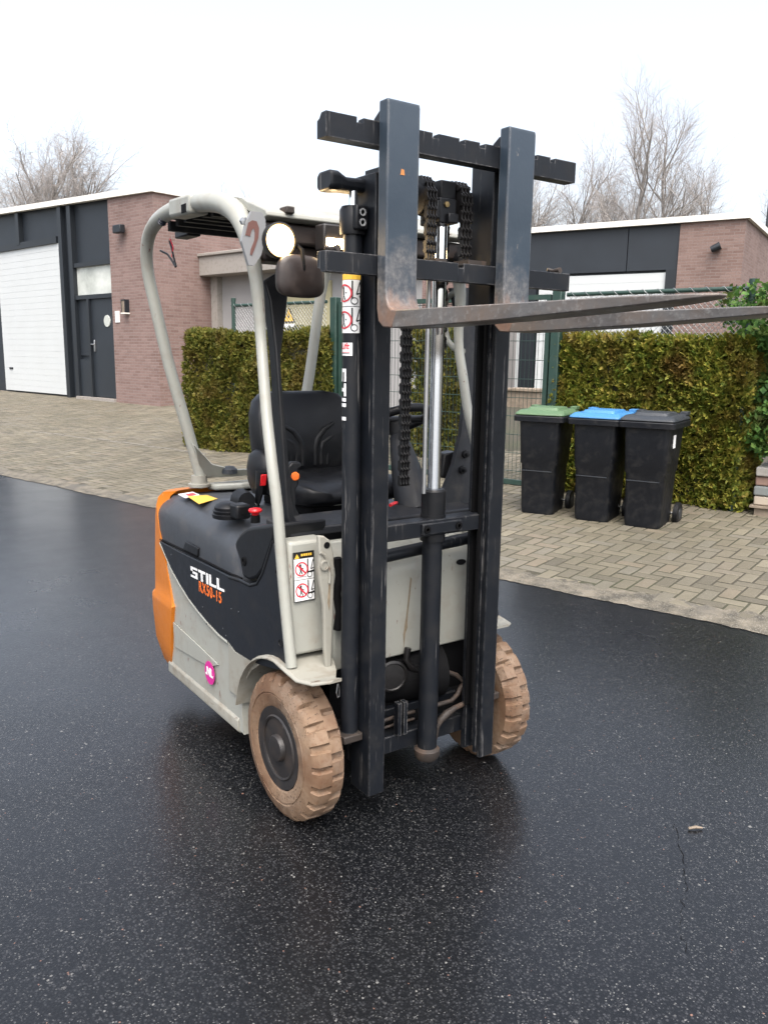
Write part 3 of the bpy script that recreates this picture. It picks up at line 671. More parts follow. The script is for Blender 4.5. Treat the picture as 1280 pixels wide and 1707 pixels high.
# ------------------------------------------------------------------ wheelie bins (own axes: x right, y back)
def rr(w, y0, y1, z, r=.04, n=4):
    pts = []
    for cx, cy, a0 in ((w/2-r, y1-r, 0), (-w/2+r, y1-r, 90), (-w/2+r, y0+r, 180), (w/2-r, y0+r, 270)):
        for i in range(n+1):
            a = R(a0 + 90*i/n); pts.append((cx+r*math.cos(a), cy+r*math.sin(a), z))
    return pts
def bin_(label, FL, FR, lidmat, sticker=False):
    FL = np.array(FL); FR = np.array(FR); c = (FL+FR)/2; d = (FR-FL)/np.linalg.norm(FR-FL)
    o = bpy.data.objects.new('wheelie_bin', None); COL.objects.link(o); INV[o.name] = Matrix()
    tag(o, label, 'bin', 'wheelie bins in front of the right hedge')
    o.location = (c[0], c[1], gz(*c)+.024); o.rotation_euler = (0, 0, math.atan2(d[1], d[0]))
    mb = MB(); mb.loft([rr(.30, 0, .36, 0), rr(.315, -.008, .38, .05), rr(.335, -.02, .41, .46), rr(.352, -.026, .422, .475), rr(.385, -.045, .47, .86)])
    body = mb.build('body', M['binblack'], o, smooth=35, fix=True)
    MB().loft([rr(.37, -.042, .465, .855), rr(.47, -.085, .51, .862), rr(.475, -.088, .515, .905), rr(.465, -.083, .51, .912), rr(.44, -.07, .49, .914)]).build('rim', M['binblack'], o, smooth=35, fix=True)
    mb = MB().loft([rr(.445, -.072, .50, .915), rr(.46, -.085, .52, .922), rr(.455, -.08, .52, .935), rr(.41, -.03, .50, .958), rr(.39, -.015, .49, .962)])
    for x in (-.19, .19): mb.box((x-.03, .40, .955), (x+.03, .52, .985))
    mb.loft([rr(.30, .03, .40, .960, .03), rr(.27, .05, .38, .985, .03)])
    mb.build('lid', lidmat, o, smooth=35, fix=True, bevel=.004)
    MB().tube([(-.2, .555, .95), (.2, .555, .95)], .016, 8).tube([(-.17, .5, .93), (-.17, .56, .955)], .014, 6).tube([(.17, .5, .93), (.17, .56, .955)], .014, 6).build('handle', M['binblack'], o, smooth=50)
    for x in (-.205, .205):
        MB().lathe([(.03, -.022), (.085, -.025), (.10, -.018), (.10, .018), (.085, .025), (.03, .022)], (x, .40, .085), (1, 0, 0), 24).build('wheel', M['black'], o, smooth=40)
        MB().lathe([(0, -.028), (.05, -.026), (.055, 0), (.05, .026), (0, .028)], (x, .40, .085), (1, 0, 0), 18).build('hub', M['bingrey'], o, smooth=40)
    MB().tube([(-.18, .40, .085), (.18, .40, .085)], .012, 6).build('axle', M['silver'], o)
    MB().box((-.15, -.0235, .40), (.13, -.016, .408)).build('ridge', M['bingrey'], o)
    if sticker: MB().box((.1905, .10, .69), (.1945, .17, .80)).build('sticker', M['white'], o)
    return o
bin_('black wheelie bin with a green lid, nearest the gate', (-3.199, 3.76), (-2.93, 3.900), M['bingreen'])
bin_('black wheelie bin with a bright blue lid, middle of the three', (-2.714, 3.942), (-2.415, 4.061), M['binblue'])
bin_('black wheelie bin with a dark grey lid and a white sticker on its side', (-2.273, 4.098), (-1.991, 4.214), M['bingrey'], True)

# pallet with clinkers at the right edge
p = onP(1247, 862, (*E0, 0), (-SLOPE*ND[0], -SLOPE*ND[1], 1)); pd = np.array([.93, .36])
pal = bpy.data.objects.new('pallet', None); COL.objects.link(pal); INV[pal.name] = Matrix(); tag(pal, 'low wooden pallet under stacked paving stones at the right edge', 'pallet')
pal.location = (p[0], p[1], gz(p[0], p[1])+.02); pal.rotation_euler = (0, 0, math.atan2(pd[1], pd[0]))
for y in (.0, .45, .9): MB().box((.04, y, 0), (1.1, y+.1, .075)).build('block', M['wood'], pal)
for y in np.arange(-.03, 1.0, .145): MB().box((0, y, .076), (1.15, y+.10, .096)).build('board', M['wood'], pal)
stonecol = [paint('stone_%s' % n_, c, .85, (.16,.14,.12), .5) for n_, c in (('grey', (.33,.31,.28)), ('red', (.24,.155,.12)), ('slate', (.17,.185,.18)), ('tan', (.40,.34,.27)))]
k = 0
for iz in range(4):
    for ix in range(4):
        for iy in range(2):
            x0 = .02 + ix*.265 + rng.normal(0, .006); y0 = .0 + iy*.42 + rng.normal(0, .01); z0 = .098 + iz*.088
            st_ = bpy.data.objects.new('x', None); bpy.data.objects.remove(st_)
            mt = stonecol[3] if iz < 1 else stonecol[[2, 3, 3, 2][ix]] if iz == 1 else stonecol[1] if iz == 2 else stonecol[0]
            mb = MB().box((x0, y0, z0), (x0+.25, y0+.40, z0+.084)); ob = mb.build('paving_stone', mt, None, bevel=.012)
            ob.location = pal.location; ob.rotation_euler = pal.rotation_euler
            lay = ['pale tan stone in the bottom layer', 'grey or tan stone in the second layer', 'reddish brown stone in the third layer', 'weathered grey stone in the top layer'][iz]
            tag(ob, 'paving %s of the stack on the pallet' % lay, 'paving stone', 'paving stones stacked on the pallet')

# yard behind the gate: wheelbarrow, slabs, crate
q = onZ(752, 695, .17)
wbx = thing('wheelbarrow', 'upturned orange wheelbarrow with a grey wheel leaning behind the gate', 'wheelbarrow', (q[0], q[1], .17)); INV[wbx.name] = Matrix()
wbx.rotation_euler = (0, 0, math.atan2(CR[1], CR[0]))
MB().lathe([(.10, -.045), (.165, -.05), (.19, -.03), (.195, 0), (.19, .03), (.165, .05), (.10, .045)], (.05, 0, .2), (.25, -1, 0), 24).build('tyre', M['black'], wbx, smooth=40)
MB().lathe([(0, -.04), (.06, -.045), (.115, -.03), (.12, 0), (.115, .03), (.06, .045), (0, .04)], (.05, 0, .2), (.25, -1, 0), 20).build('rim', plain('grey_rim', (.42,.39,.33), .6), wbx, smooth=40)
m_or = paint('orange_barrow', (.45,.085,.025), .5, (.2,.1,.06), .5, (.3,.2,.14), .62)
MB().loft([[(-.42, .05, .95), (-.02, .05, .98), (.06, .05, .45), (-.18, .05, .40)], [(-.36, .30, .90), (-.06, .30, .92), (-.0, .3, .52), (-.14, .3, .5)]]).build('tray', m_or, wbx, bevel=.02, fix=True)
MB().tube([(-.05, -.03, .2), (-.16, -.02, .6), (-.08, -.02, 1.0), (.2, .1, 1.5)], .017, 8).tube([(.13, -.05, .2), (.05, -.02, .6), (-.3, -.02, 1.05)], .017, 8).build('frame', M['silver'], wbx, smooth=50)
q = onZ(735, 712, .17)
sb = bpy.data.objects.new('stone_slab', None); bpy.data.objects.remove(sb)
for i, (px, py, L_, lab) in enumerate(((728, 717, 1.5, 'long white stone slab lying behind the gate under the wheelbarrow'), (672, 706, .5, 'short white stone block behind the steering wheel and the gate'))):
    q = onZ(px, py, .17); ob = MB().box((-L_/2, -.12, 0), (L_/2, .12, .13)).build('stone_slab', M['white'], None, bevel=.01)
    ob.location = (q[0], q[1], .18); ob.rotation_euler = (0, 0, math.atan2(CR[1], CR[0]) + .25); tag(ob, lab, 'slab')
q = onZ(870, 700, .2)
cr = thing('planter_box', 'weathered grey wooden planter box behind the gate beside the green lidded bin', 'planter', (q[0], q[1], .2)); INV[cr.name] = Matrix(); cr.rotation_euler = bl.rotation_euler
MB().box((-.45, 0, 0), (.35, .5, .62)).build('box', M['wood'], cr, bevel=.01); MB().box((-.5, -.05, .621), (.4, .55, .68)).build('rim', M['wood'], cr, bevel=.008)
q = onZ(672, 690, .2)
sc_ = thing('slatted_screen', 'dark slatted garden screen behind the gate left of the chain', 'screen', (q[0]-.9, q[1]+.3, .2)); INV[sc_.name] = Matrix(); sc_.rotation_euler = bl.rotation_euler
mb = MB()
for i in range(24): mb.box((-.75+i*.08, 0, 0), (-.75+i*.08+.066, .02, 1.75))
mb.build('slats', plain('grey_slat', (.085,.095,.105), .6), sc_); MB().box((-.78, .021, .3), (1.2, .06, .38)).box((-.78, .021, 1.4), (1.2, .06, 1.48)).build('batten', M['bdark2'], sc_)

# ------------------------------------------------------------------ bare winter trees
def tree(label, px, py, D, H, spread, n0, seed, droop=0.0, group='bare trees behind the buildings', tw=1.0, lean=0.0, name='bare_tree', tr0=None, stems=None):
    rd = random.Random(seed)
    p = CP + ray(px, py)*D; base = np.array([p[0], p[1], .3])
    o = thing(name, label, 'tree', tuple(base), group)
    T = MB(); Cb = MB()
    def branch(p, d, L, r, lvl):
        k = 5 if lvl < 2 else 4; pts = [p]; dd = d.copy()
        for i in range(k):
            up = np.array([0, 0, .16 if lvl < 3 else .05 - droop])
            dd = dd + np.array([rd.gauss(0, .13), rd.gauss(0, .13), rd.gauss(0, .09)]) + up*.6
            dd /= np.linalg.norm(dd); pts.append(pts[-1] + dd*L/k)
        rs_ = [r*(1-.72*i/k) for i in range(k+1)]
        (T if lvl < 2 else Cb).tube(pts, rs_, 6 if lvl < 2 else 3, cap=False)
        if lvl >= 4: return
        nb_ = [n0+3, 8, 7, 6][lvl]
        for j in range(nb_):
            t = (.25 if lvl == 0 else .18) + (.78 if lvl else .72)*(j + rd.random()*.8)/nb_; t = min(t, .99)
            f = t*k; i = min(int(f), k-1); q = pts[i] + (pts[i+1]-pts[i])*(f-i)
            az = rd.random()*2*math.pi; t_ = pts[i+1]-pts[i]; t_ /= np.linalg.norm(t_)
            a = np.array([math.cos(az), math.sin(az), rd.gauss(0, .25)]); a -= t_*(a@t_); a /= np.linalg.norm(a)
            an_ = rd.uniform(.45, .85) * (1.0 if lvl else spread)
            nd = t_*math.cos(an_) + a*math.sin(an_)
            branch(q, nd, L*rd.uniform(.42, .62)*(1 if lvl else 1.1-.55*t), r*(.5 if lvl else .48)*(1-.45*t), lvl+1)
    if stems:
        for tl_, ls, dpt in stems:
            dv = np.array([0, 0, 1.]) + CR*tl_ + np.array([CF[0], CF[1], 0])*dpt; dv /= np.linalg.norm(dv)
            b0 = base + np.array([0, 0, 3.0]); branch(b0, dv, (H*.74-2)*ls, H*.0125*tw*(.6+.4*ls), 0)
        T.tube([base, base + np.array([.02, 0, 3.1])], [H*.02*tw, H*.015*tw], 8, cap=False)
    else: branch(base, np.array([lean*.3, lean*.3, 1.]), H*.74, (tr0 or H*.017)*tw, 0)
    T.build('trunk', M['bark'], o, smooth=60); Cb.build('crown', M['twig'], o)
    return o
tree('tall bare tree with upright limbs behind the right building, left of its neighbour', 1050, 395, 38, 13.6, .8, 7, 23, tw=.8, stems=[(.04, 1.0, 0), (-.38, .72, .1), (-.05, .7, -.2)])
tree('bare tree with wide spreading limbs behind the right building, nearest the roof corner', 1128, 395, 39, 14.0, .8, 7, 19, tw=.8, stems=[(.16, .95, 0), (-.12, .6, .15), (.5, .75, -.1), (.9, .5, .1)])
tree('bare tree partly hidden behind the right fork shank', 900, 400, 41, 13.2, .7, 6, 5, tw=.8, stems=[(.12, .9, 0), (.42, .95, .1), (-.2, .7, 0), (.75, .7, -.1)])
tree('low twiggy bare tree between the fork carriage and the tall bare trees', 985, 385, 44, 13.2, 1.0, 7, 8, tw=.7, stems=[(.1, .75, 0), (-.45, .7, 0), (.5, .7, .1)])
tree('thin bare tree at the right edge of the photo', 1290, 340, 40, 10.5, .8, 9, 21, tw=.6)
tree('tall bare birch with fine drooping twigs at the far left', 42, 357, 44, 13.6, .8, 17, 31, droop=.26, tw=1.0)
tree('bare birch with fine drooping twigs, second from the left', 105, 345, 46, 13.4, .8, 17, 32, droop=.26, tw=1.0)
tree('smaller bare birch right of the two tall birches above the dark cladding', 150, 340, 45, 11.9, .7, 14, 33, droop=.24, tw=.9)
tree('bare birch cut by the left edge of the photo', -22, 360, 45, 11.9, .8, 14, 34, droop=.24, tw=.9)
tree('small distant bare tree above the overhead guard', 425, 370, 62, 14.5, .85, 10, 41, tw=.5)
tree('small distant bare tree behind the brick pillar roof edge', 190, 330, 60, 12.8, .5, 7, 43, tw=.5)
# lamp post far right
p = CP + ray(1276, 400)*24
lp = thing('lamp_post', 'slim dark lamp post at the far right behind the building', 'lamp post', (p[0], p[1], .4))
MB().tube([(p[0], p[1], .4), (p[0], p[1], 7.2)], [.07, .045], 10).build('post', M['bdark2'], lp, smooth=50)
MB().tube([(p[0], p[1], 7.2), (p[0]+.5, p[1]+.6, 7.35)], [.05, .09], 8).build('lamp_head', M['bdark2'], lp, smooth=50)
crk = [onZ(x, y, .0022) for x, y in ((1124, 1372), (1129, 1392), (1133, 1420), (1141, 1455), (1144, 1482), (1133, 1518), (1137, 1560), (1150, 1600))]
pts = []
for i in range(len(crk)-1):
    for k_ in range(6): pts.append(crk[i] + (crk[i+1]-crk[i])*k_/6 + np.array([rng.normal(0, .006), rng.normal(0, .005), 0]))
vs = []; fs = []
for i, p_ in enumerate(pts):
    w_ = (.0002 + .0013*rng.random()) * (rng.random() > .12); vs += [p_ - CR*[1, 1, 0]*w_, p_ + CR*[1, 1, 0]*w_]
    if i: fs.append((2*i-2, 2*i-1, 2*i+1, 2*i))
tag(MB().add(vs, fs).build('road_crack', M['dark']), kind='structure')
# twig lying on the asphalt
q = onZ(1155, 1381, .006); q2 = onZ(1170, 1380, .006); q0 = onZ(1147, 1381, .006)
tag(MB().tube([q0, (q0+q2)/2 + [0, 0, .004], q2], [.004, .005, .003], 6).build('twig', M['wood'], smooth=50), 'small pale broken twig lying on the wet asphalt at the right', 'twig')

# ================================================================== FORKLIFT (x forward, y to its left, z up; origin under the front axle)
FL = thing('forklift', 'grey, black and orange electric forklift with raised forks and tan tyres on the asphalt', 'forklift')
def P(name, mb, m, par=None, **k): return mb.build(name, M[m] if isinstance(m, str) else m, FL if par is None else par, **k)
def polyY(px, Y): return [onY(x, y, Y) for x, y in px]
def polyX(px, X): return [onX(x, y, X) for x, y in px]

# --- front wheels
WR, WW, WX, WZ = .25, .125, -.012, .25
def wheel(y_out, sgn):                         # sgn: +1 the outer face looks to -y
    prof = [(.142, .002), (.150, -.002), (.183, -.0045), (.1845, -.0015), (.1895, -.0015), (.191, -.0045), (.226, .003), (.238, .010), (.2475, .019), (.25, .043), (.251, .0625), (.25, .082), (.2475, .106), (.238, .115), (.226, .122), (.142, .123)]
    n = 264; nl = 22; per = n//nl; rings = []
    for i in range(n):
        a = 2*math.pi*i/n; ring = []
        for k, (r, y) in enumerate(prof):
            ph = (i + (0 if k < 10 else per//2)) % per
            rr_ = r
            dep = {7: .014, 8: .020, 9: .019, 11: .019, 12: .020, 13: .014}.get(k)
            w0 = .4*math.sin(i//per*2.1)
            if dep and 1.5 + w0*.5 < ph < 5.2 + w0: rr_ = r - dep
            rr_ += .0012*math.sin(a*3+k) + .0008*math.sin(a*17+k*2)
            ring.append((WX + rr_*math.sin(a), y_out + sgn*y, WZ + rr_*math.cos(a)))
        rings.append(ring)
    m = len(prof); vs = [p for r in rings for p in r]; f = []
    for i in range(n):
        j = (i+1) % n
        for k in range(m-1): f.append((i*m+k, i*m+k+1, j*m+k+1, j*m+k))
    w = P('wheel', MB().lathe([(.02, .09), (.13, .09), (.13, .115), (.02, .115)], (WX, y_out, WZ), (0, sgn, 0), 32), 'dark')
    w2 = MB().add(vs, f).build('tyre', M['tyre'], w, smooth=24, fix=True)
    MB().lathe([(.143, .006), (.141, .0), (.128, .001), (.112, .004), (.107, -.001), (.101, .002), (.096, .04), (.082, .085), (.0, .088)], (WX, y_out, WZ), (0, sgn, 0), 48).build('rim', M['rimpaint'], w, smooth=40)
    h = MB().lathe([(.056, .088), (.054, .05), (.047, .03), (.046, -.004), (.042, -.010), (.03, -.012), (0, -.012)], (WX, y_out, WZ), (0, sgn, 0), 32)
    h.build('hub', M['rimpaint'], w, smooth=40)
    mb = MB()
    for i in range(6):
        a = 2*math.pi*i/6+.3; mb.lathe([(.010, .088), (.010, .066), (.0, .065)], (WX + .078*math.cos(a), y_out, WZ + .078*math.sin(a)), (0, sgn, 0), 6)
    mb.build('wheel_bolts', M['rusty'], w)
wheel(-.485, 1); wheel(.465, -1)
P('rear_wheel', MB().lathe([(.05, -.08), (.17, -.085), (.19, -.06), (.19, .06), (.17, .085), (.05, .08)], (-.98, 0, .19), (0, 1, 0), 40), 'tyre', smooth=40)
P('axle', MB().tube([(WX, -.36, WZ), (WX, .36, WZ)], .07, 16), 'dark', smooth=40)

# --- chassis
arch = [(-.012 + .325*math.cos(R(a)), .25 + .318*math.sin(R(a))) for a in range(196, 88, -9)]
sidepoly = [(-1.06, .165), (-.325, .165)] + arch + [(-.002, .60), (-.09, .60), (-.09, .74), (-1.06, .74)]
for (y0, y1) in ((-.46, -.30), (.30, .46)): P('chassis_side', MB().prism([(x, y0, z) for x, z in sidepoly], (0, y1-y0, 0)), 'cream', bevel=.012, fix=True)
P('dark_inner_block', MB().box((-1.05, -.299, .14), (-.12, .299, .74)).box((-.30, -.33, .18), (-.28, -.20, .55)).box((-.33, -.40, .20), (-.31, -.29, .58)), 'dark')  # black blocks inside the chassis paint the wheel well's shade
# sill along the bottom of the side
for s in (-1, 1):
    sp = [(-1.07, s*.452, .15), (-1.07, s*.468, .165), (-1.07, s*.468, .205), (-1.07, s*.455, .222)]
    P('sill', MB().loft([sp, [(-.36, y, z) for _, y, z in sp]]), 'cream_dirty', fix=True, bevel=.004)
# pressed crease on the lower side
cre = polyY([(290, 1036), (318, 1062), (352, 1094), (366, 1108), (352, 1112), (330, 1100), (293, 1078)], -.4615)
P('side_crease', MB().prism(cre, (0, -.0045, 0)), 'cream', bevel=.004, seg=3)
cre = polyY([(383, 1069), (394, 1086), (412, 1096), (434, 1108), (421, 1118), (407, 1142), (403, 1166), (384, 1150)], -.4615)
P('arch_panel', MB().prism(cre, (0, -.006, 0)), 'cream_dirty', bevel=.005, seg=3)
# dark side panel with the curved lower edge
pp_ = [(269, 901), (300, 918), (340, 937), (372, 953), (402, 968), (418, 976), (430, 972), (439, 955), (447, 930), (455, 905), (460, 905), (468, 960), (475, 1040), (481, 1117), (462, 1115), (440, 1109), (418, 1099), (396, 1085), (383, 1068), (368, 1056), (350, 1037), (334, 1018), (318, 997), (303, 973), (289, 948), (279, 925)]
sp_ = P('side_panel', MB().prism(polyY(pp_, -.461), (0, -.009, 0)), 'anth', bevel=.003)
P('side_panel', MB().prism([(x, .461, z) for x, y, z in polyY(pp_, -.461)], (0, .009, 0)), 'anth', bevel=.003)
# pale edge stripe of the cream panel along the curve
crv = [(269, 905), (279, 928), (289, 952), (303, 977), (318, 1001), (334, 1022), (350, 1041), (368, 1060), (382, 1071)]
P('edge_strip', MB().tube(polyY(crv, -.462), .0085, 8), 'cream', smooth=60)
for x, y in ((463, 955), (468, 1072)):
    c = onY(x, y, -.4705); P('panel_fastener', MB().lathe([(.0145, 0), (.0145, -.002), (.0105, -.002), (.009, .004), (0, .004)], c, (0, 1, 0), 20), 'black', smooth=40)
mb = MB()
for x, y in ((286, 925), (398, 1020), (338, 1012), (386, 1015), (372, 1048), (345, 1040), (377, 1060)):
    mb.lathe([(.004, 0), (.003, -.002), (0, -.002)], onY(x, y, -.4703), (0, 1, 0), 8)
P('rivets', mb, 'bingrey')

# --- hood
def hood():
    rings = []
    xs = [(-1.225, .80, .86, .05), (-1.205, .835, .905, .08), (-1.15, .845, .928, .11), (-1.0, .845, .945, .13), (-.8, .835, .955, .15), (-.6, .82, .957, .17), (-.48, .805, .955, .18), (-.40, .785, .95, .19), (-.355, .765, .945, .20), (-.325, .735, .94, .21), (-.31, .70, .935, .22)]
    for k, (x, zs, zt, ry) in enumerate(xs):
        ins = [.03, .01, 0, 0, 0, 0, 0, 0, .004, .015, .04][k]
        yo = .458 - ins; half = []
        half.append((x, yo, .742)); half.append((x, yo+.003, (.742+zs)/2))
        for q in range(9):
            a = R(90*q/8); half.append((x - .012*math.sin(a), yo - ry*(1-math.cos(a)), zs + (zt-zs)*math.sin(a)))
        ring = [(a, -b, c) for a, b, c in half] + half[::-1]
        rings.append(ring)
    return MB().loft(rings)
P('hood', hood(), 'hood', smooth=50, fix=True)
gap = polyY([(268, 899), (300, 914), (340, 934), (372, 950), (403, 965)], -.459)
P('hood_seam', MB().tube(gap, .005, 6), 'dark')
lt = polyY([(313, 902), (334, 913), (333, 927), (309, 915)], -.459)
P('hood_latch', MB().prism(lt, (0, -.010, 0)), 'black', bevel=.003)
lt = polyY([(311, 909), (331, 920), (331, 930), (305, 917)], -.4591)
P('hood_latch_recess', MB().prism(lt, (0, -.004, 0)), 'dark')
# black side console in front of the hood
cs = [(390, 909), (393, 899), (400, 888), (412, 879), (425, 876), (458, 873), (456, 900), (447, 926), (438, 952), (428, 965), (416, 969), (404, 963), (399, 935)]
P('side_console', MB().prism(polyY(cs, -.464), (0, .20, 0)), 'black', bevel=.014, seg=3)
trim = [(383, 962), (402, 968), (418, 976), (430, 973), (440, 955), (448, 930), (456, 903)]
P('console_trim', MB().tube(polyY(trim, -.466), .0075, 8), 'black', smooth=60)
c = onY(407, 936, -.4645); P('console_socket', MB().lathe([(.016, 0), (.016, -.003), (.010, -.003), (.008, .004), (0, .004)], c, (0, 1, 0), 16), 'dark')
P('foot_floor', MB().box((-.31, -.44, .58), (.02, .44, .62)), 'dark')
P('battery_wall', MB().box((-.325, -.30, .62), (-.30, .40, .93)), 'black')

# --- counterweight (orange tail)
def cw():
    tab = [(.150, -1.20, -1.085, .44), (.20, -1.265, -1.05, .462), (.285, -1.325, -1.02, .472), (.40, -1.345, -1.0, .474), (.462, -1.345, -.985, .476), (.482, -1.342, -.98, .476), (.50, -1.325, -.995, .468), (.56, -1.325, -1.02, .466), (.66, -1.322, -1.07, .464), (.74, -1.315, -1.11, .463), (.84, -1.305, -1.15, .462), (.89, -1.295, -1.17, .460), (.925, -1.28, -1.185, .455), (.945, -1.262, -1.19, .442)]
    rings = []
    for z, xr, xf, yw in tab:
        cr_ = .15; n = 8; t = .05; xc, yc, r2 = xr+cr_, yw-cr_, cr_-t
        def arc(r):
            a0 = math.asin(max(0, min(1, (xc-xf)/r))); return [(xc - r*math.sin(a), yc + r*math.cos(a)) for a in np.linspace(a0, math.pi/2, n+1)]
        o_, i_ = arc(cr_), arc(r2)
        if xf > xc: o_[0] = (xf, yw); i_[0] = (xf, yw-t)
        out = [(x, -y) for x, y in o_] + o_[::-1]
        inn = i_ + [(x, -y) for x, y in i_[::-1]]
        rings.append([(x, y, z) for x, y in out + inn])
    return MB().loft(rings)
P('counterweight', cw(), 'orange', smooth=28, fix=True)
P('hood_rear_fill', MB().box((-1.235, -.385, .86), (-1.10, .385, .925)), 'hood', bevel=.012)
P('tow_bracket', MB().box((-1.26, -.40, .14), (-1.1, -.28, .19)), 'rusty')

# --- rear deck beam, stickers and controls on the hood
dz = .992
P('rear_deck', MB().prism([(-1.25, -.2, .93), (-1.14, -.2, .94), (-1.06, -.1, .95), (-1.06, .2, .95), (-1.14, .25, .94), (-1.25, .2, .93)], (0, 0, .03)), 'cream', bevel=.01)
def onhood(x, y, z=.9515): return onZ(x, y, z)
lab = [onhood(*q) for q in ((313, 829), (345, 827), (363, 833), (332, 842))]
P('hood_label', MB().prism([p + [0, 0, .0035] for p in lab], (0, 0, .0015)), 'yellow')
lab = [onhood(*q) for q in ((297, 825), (322, 821), (333, 826), (309, 831))]
P('hood_label', MB().prism([p + [0, 0, .001] for p in lab], (0, 0, .0025)), 'white')
lab = [onhood(*q) for q in ((309, 826), (322, 823), (328, 826), (316, 829))]
P('hood_label_print', MB().prism([p + [0, 0, .004] for p in lab], (0, 0, .0008)), 'redink')
# rubber grommet with a switch box
c = onhood(379, 858, .955)
rings = []
for k, (r_, h) in enumerate(((.085, -.01), (.09, .005), (.08, .008), (.085, .018), (.074, .021), (.077, .031), (.062, .042), (.033, .049))):
    rings.append([c + np.array([r_*math.cos(2*math.pi*q/24)*.72 - .03*0, r_*math.sin(2*math.pi*q/24)*.62, h]) for q in range(24)])
P('grommet', MB().loft(rings), 'black', smooth=40)
c = onhood(402, 851, .985)
P('switch_box', MB().box(c - [.04, .028, .03], c + [.022, .03, .024]), 'black', bevel=.008)
P('switch', MB().box(c + [.0221, -.012, -.012], c + [.026, .012, .014]), 'dark')
c = onhood(426, 871, .952)
es = P('emergency_stop', MB().lathe([(.017, 0), (.017, .026), (.014, .028), (.0, .028)], c, (0, 0, 1), 20), 'dark', smooth=40)
MB().lathe([(.012, .0281), (.015, .036), (.023, .039), (.025, .045), (.021, .051), (0, .053)], c, (0, 0, 1), 24).build('button', M['red'], es, smooth=40)
P('cover_cap', MB().tube([onX(402, 833, -.62), onX(412, 836, -.56)], [.045, .035], 14), 'black', smooth=40)

# --- seat
SX, SY = -.70, .005
def seatback():
    rings = []
    tab = [(1.06, .17, .05, .0), (1.10, .205, .062, 0), (1.16, .222, .07, 0), (1.24, .226, .068, -.012), (1.31, .222, .06, -.026), (1.36, .205, .05, -.038), (1.388, .175, .036, -.046), (1.398, .12, .018, -.05)]
    for z, hw, th, dx in tab:
        r = []
        for q in range(28):
            a = 2*math.pi*q/28; ca, sa = math.cos(a), math.sin(a)
            e = lambda v: math.copysign(abs(v)**.55, v)
            y = hw*e(sa); x = th*e(ca)
            if ca > 0: x += .030*(abs(y)/hw)**3.0 - .012*(1-abs(y)/hw)
            r.append((SX+dx+x, SY+y, z))
        rings.append(r)
    return MB().loft(rings)
sbk = P('seat_backrest', seatback(), 'black', smooth=60, fix=True)
mb = MB()
for s in (-1, 1):
    for k, (y0, zt_, yo) in enumerate(((.03, 1.27, .12), (.058, 1.235, .15), (.088, 1.19, .165))):
        pts = [(SX+.052, SY+s*y0, 1.10), (SX+.050, SY+s*y0, 1.17 - k*.012), (SX+.048, SY+s*(y0+.008), 1.20 - k*.012), (SX+.046, SY+s*(y0+(yo-y0)*.45), zt_-.028), (SX+.048, SY+s*yo, zt_)]
        mb.tube(pts, [.010, .014, .014, .013, .006], 8)
mb.build('backrest_ridges', M['black'], sbk, smooth=70)
rings = []
for x, hw, zb, zt_ in ((-.72, .19, 1.0, 1.05), (-.66, .22, .99, 1.085), (-.5, .232, .985, 1.075), (-.38, .235, .985, 1.078), (-.31, .228, .99, 1.07), (-.275, .20, 1.005, 1.05), (-.262, .15, 1.02, 1.035)):
    r = []
    for q in range(28):
        a = 2*math.pi*q/28; e = lambda v: math.copysign(abs(v)**.5, v)
        y = hw*e(math.cos(a)); z = (zb+zt_)/2 + (zt_-zb)/2*e(math.sin(a))
        if math.sin(a) > 0: z += .022*(abs(y)/hw)**3
        r.append((x, SY+y, z))
    rings.append(r)
P('seat_cushion', MB().loft(rings), 'black', smooth=60, fix=True)
P('seat_base', MB().box((-.70, SY-.19, .945), (-.33, SY+.19, 1.0)), 'dark', bevel=.02)
for s in (-1, 1):
    rings = []
    for z, hx, hy in ((1.0, .05, .03), (1.05, .085, .04), (1.10, .09, .042), (1.15, .075, .035), (1.175, .03, .015)):
        rings.append([(-.66+hx*math.cos(2*math.pi*q/16), SY+s*.215+hy*math.sin(2*math.pi*q/16), z) for q in range(16)])
    P('seat_bolster', MB().loft(rings), 'black', smooth=60)
c = onY(433, 803, -.26)
bk = P('belt_buckle', MB().tube([c + [-.02, 0, -.085], c + [.0, 0, -.03], c + [.014, 0, .045]], [.014, .024, .026], 8, flat=((0, 1, 0), .7)), 'black', smooth=40)
MB().prism([c + [.028, -.012, -.012], c + [.030, .012, -.012], c + [.040, .012, .034], c + [.038, -.012, .034]], (.006, -.004, 0)).build('release_button', M['red'], bk, bevel=.003)
P('belt_stalk', MB().tube([onY(425, 838, -.25), onY(437, 862, -.24), onY(452, 862, -.22)], [.012, .018, .010], 8).tube([onY(436, 848, -.25), onY(452, 858, -.23)], .006, 6), 'black', smooth=50)
P('seat_adjuster', MB().box(onX(562, 835, -.32) + [-.01, -.03, -.012], onX(562, 835, -.32) + [.03, .03, .012]), 'cream', bevel=.004)

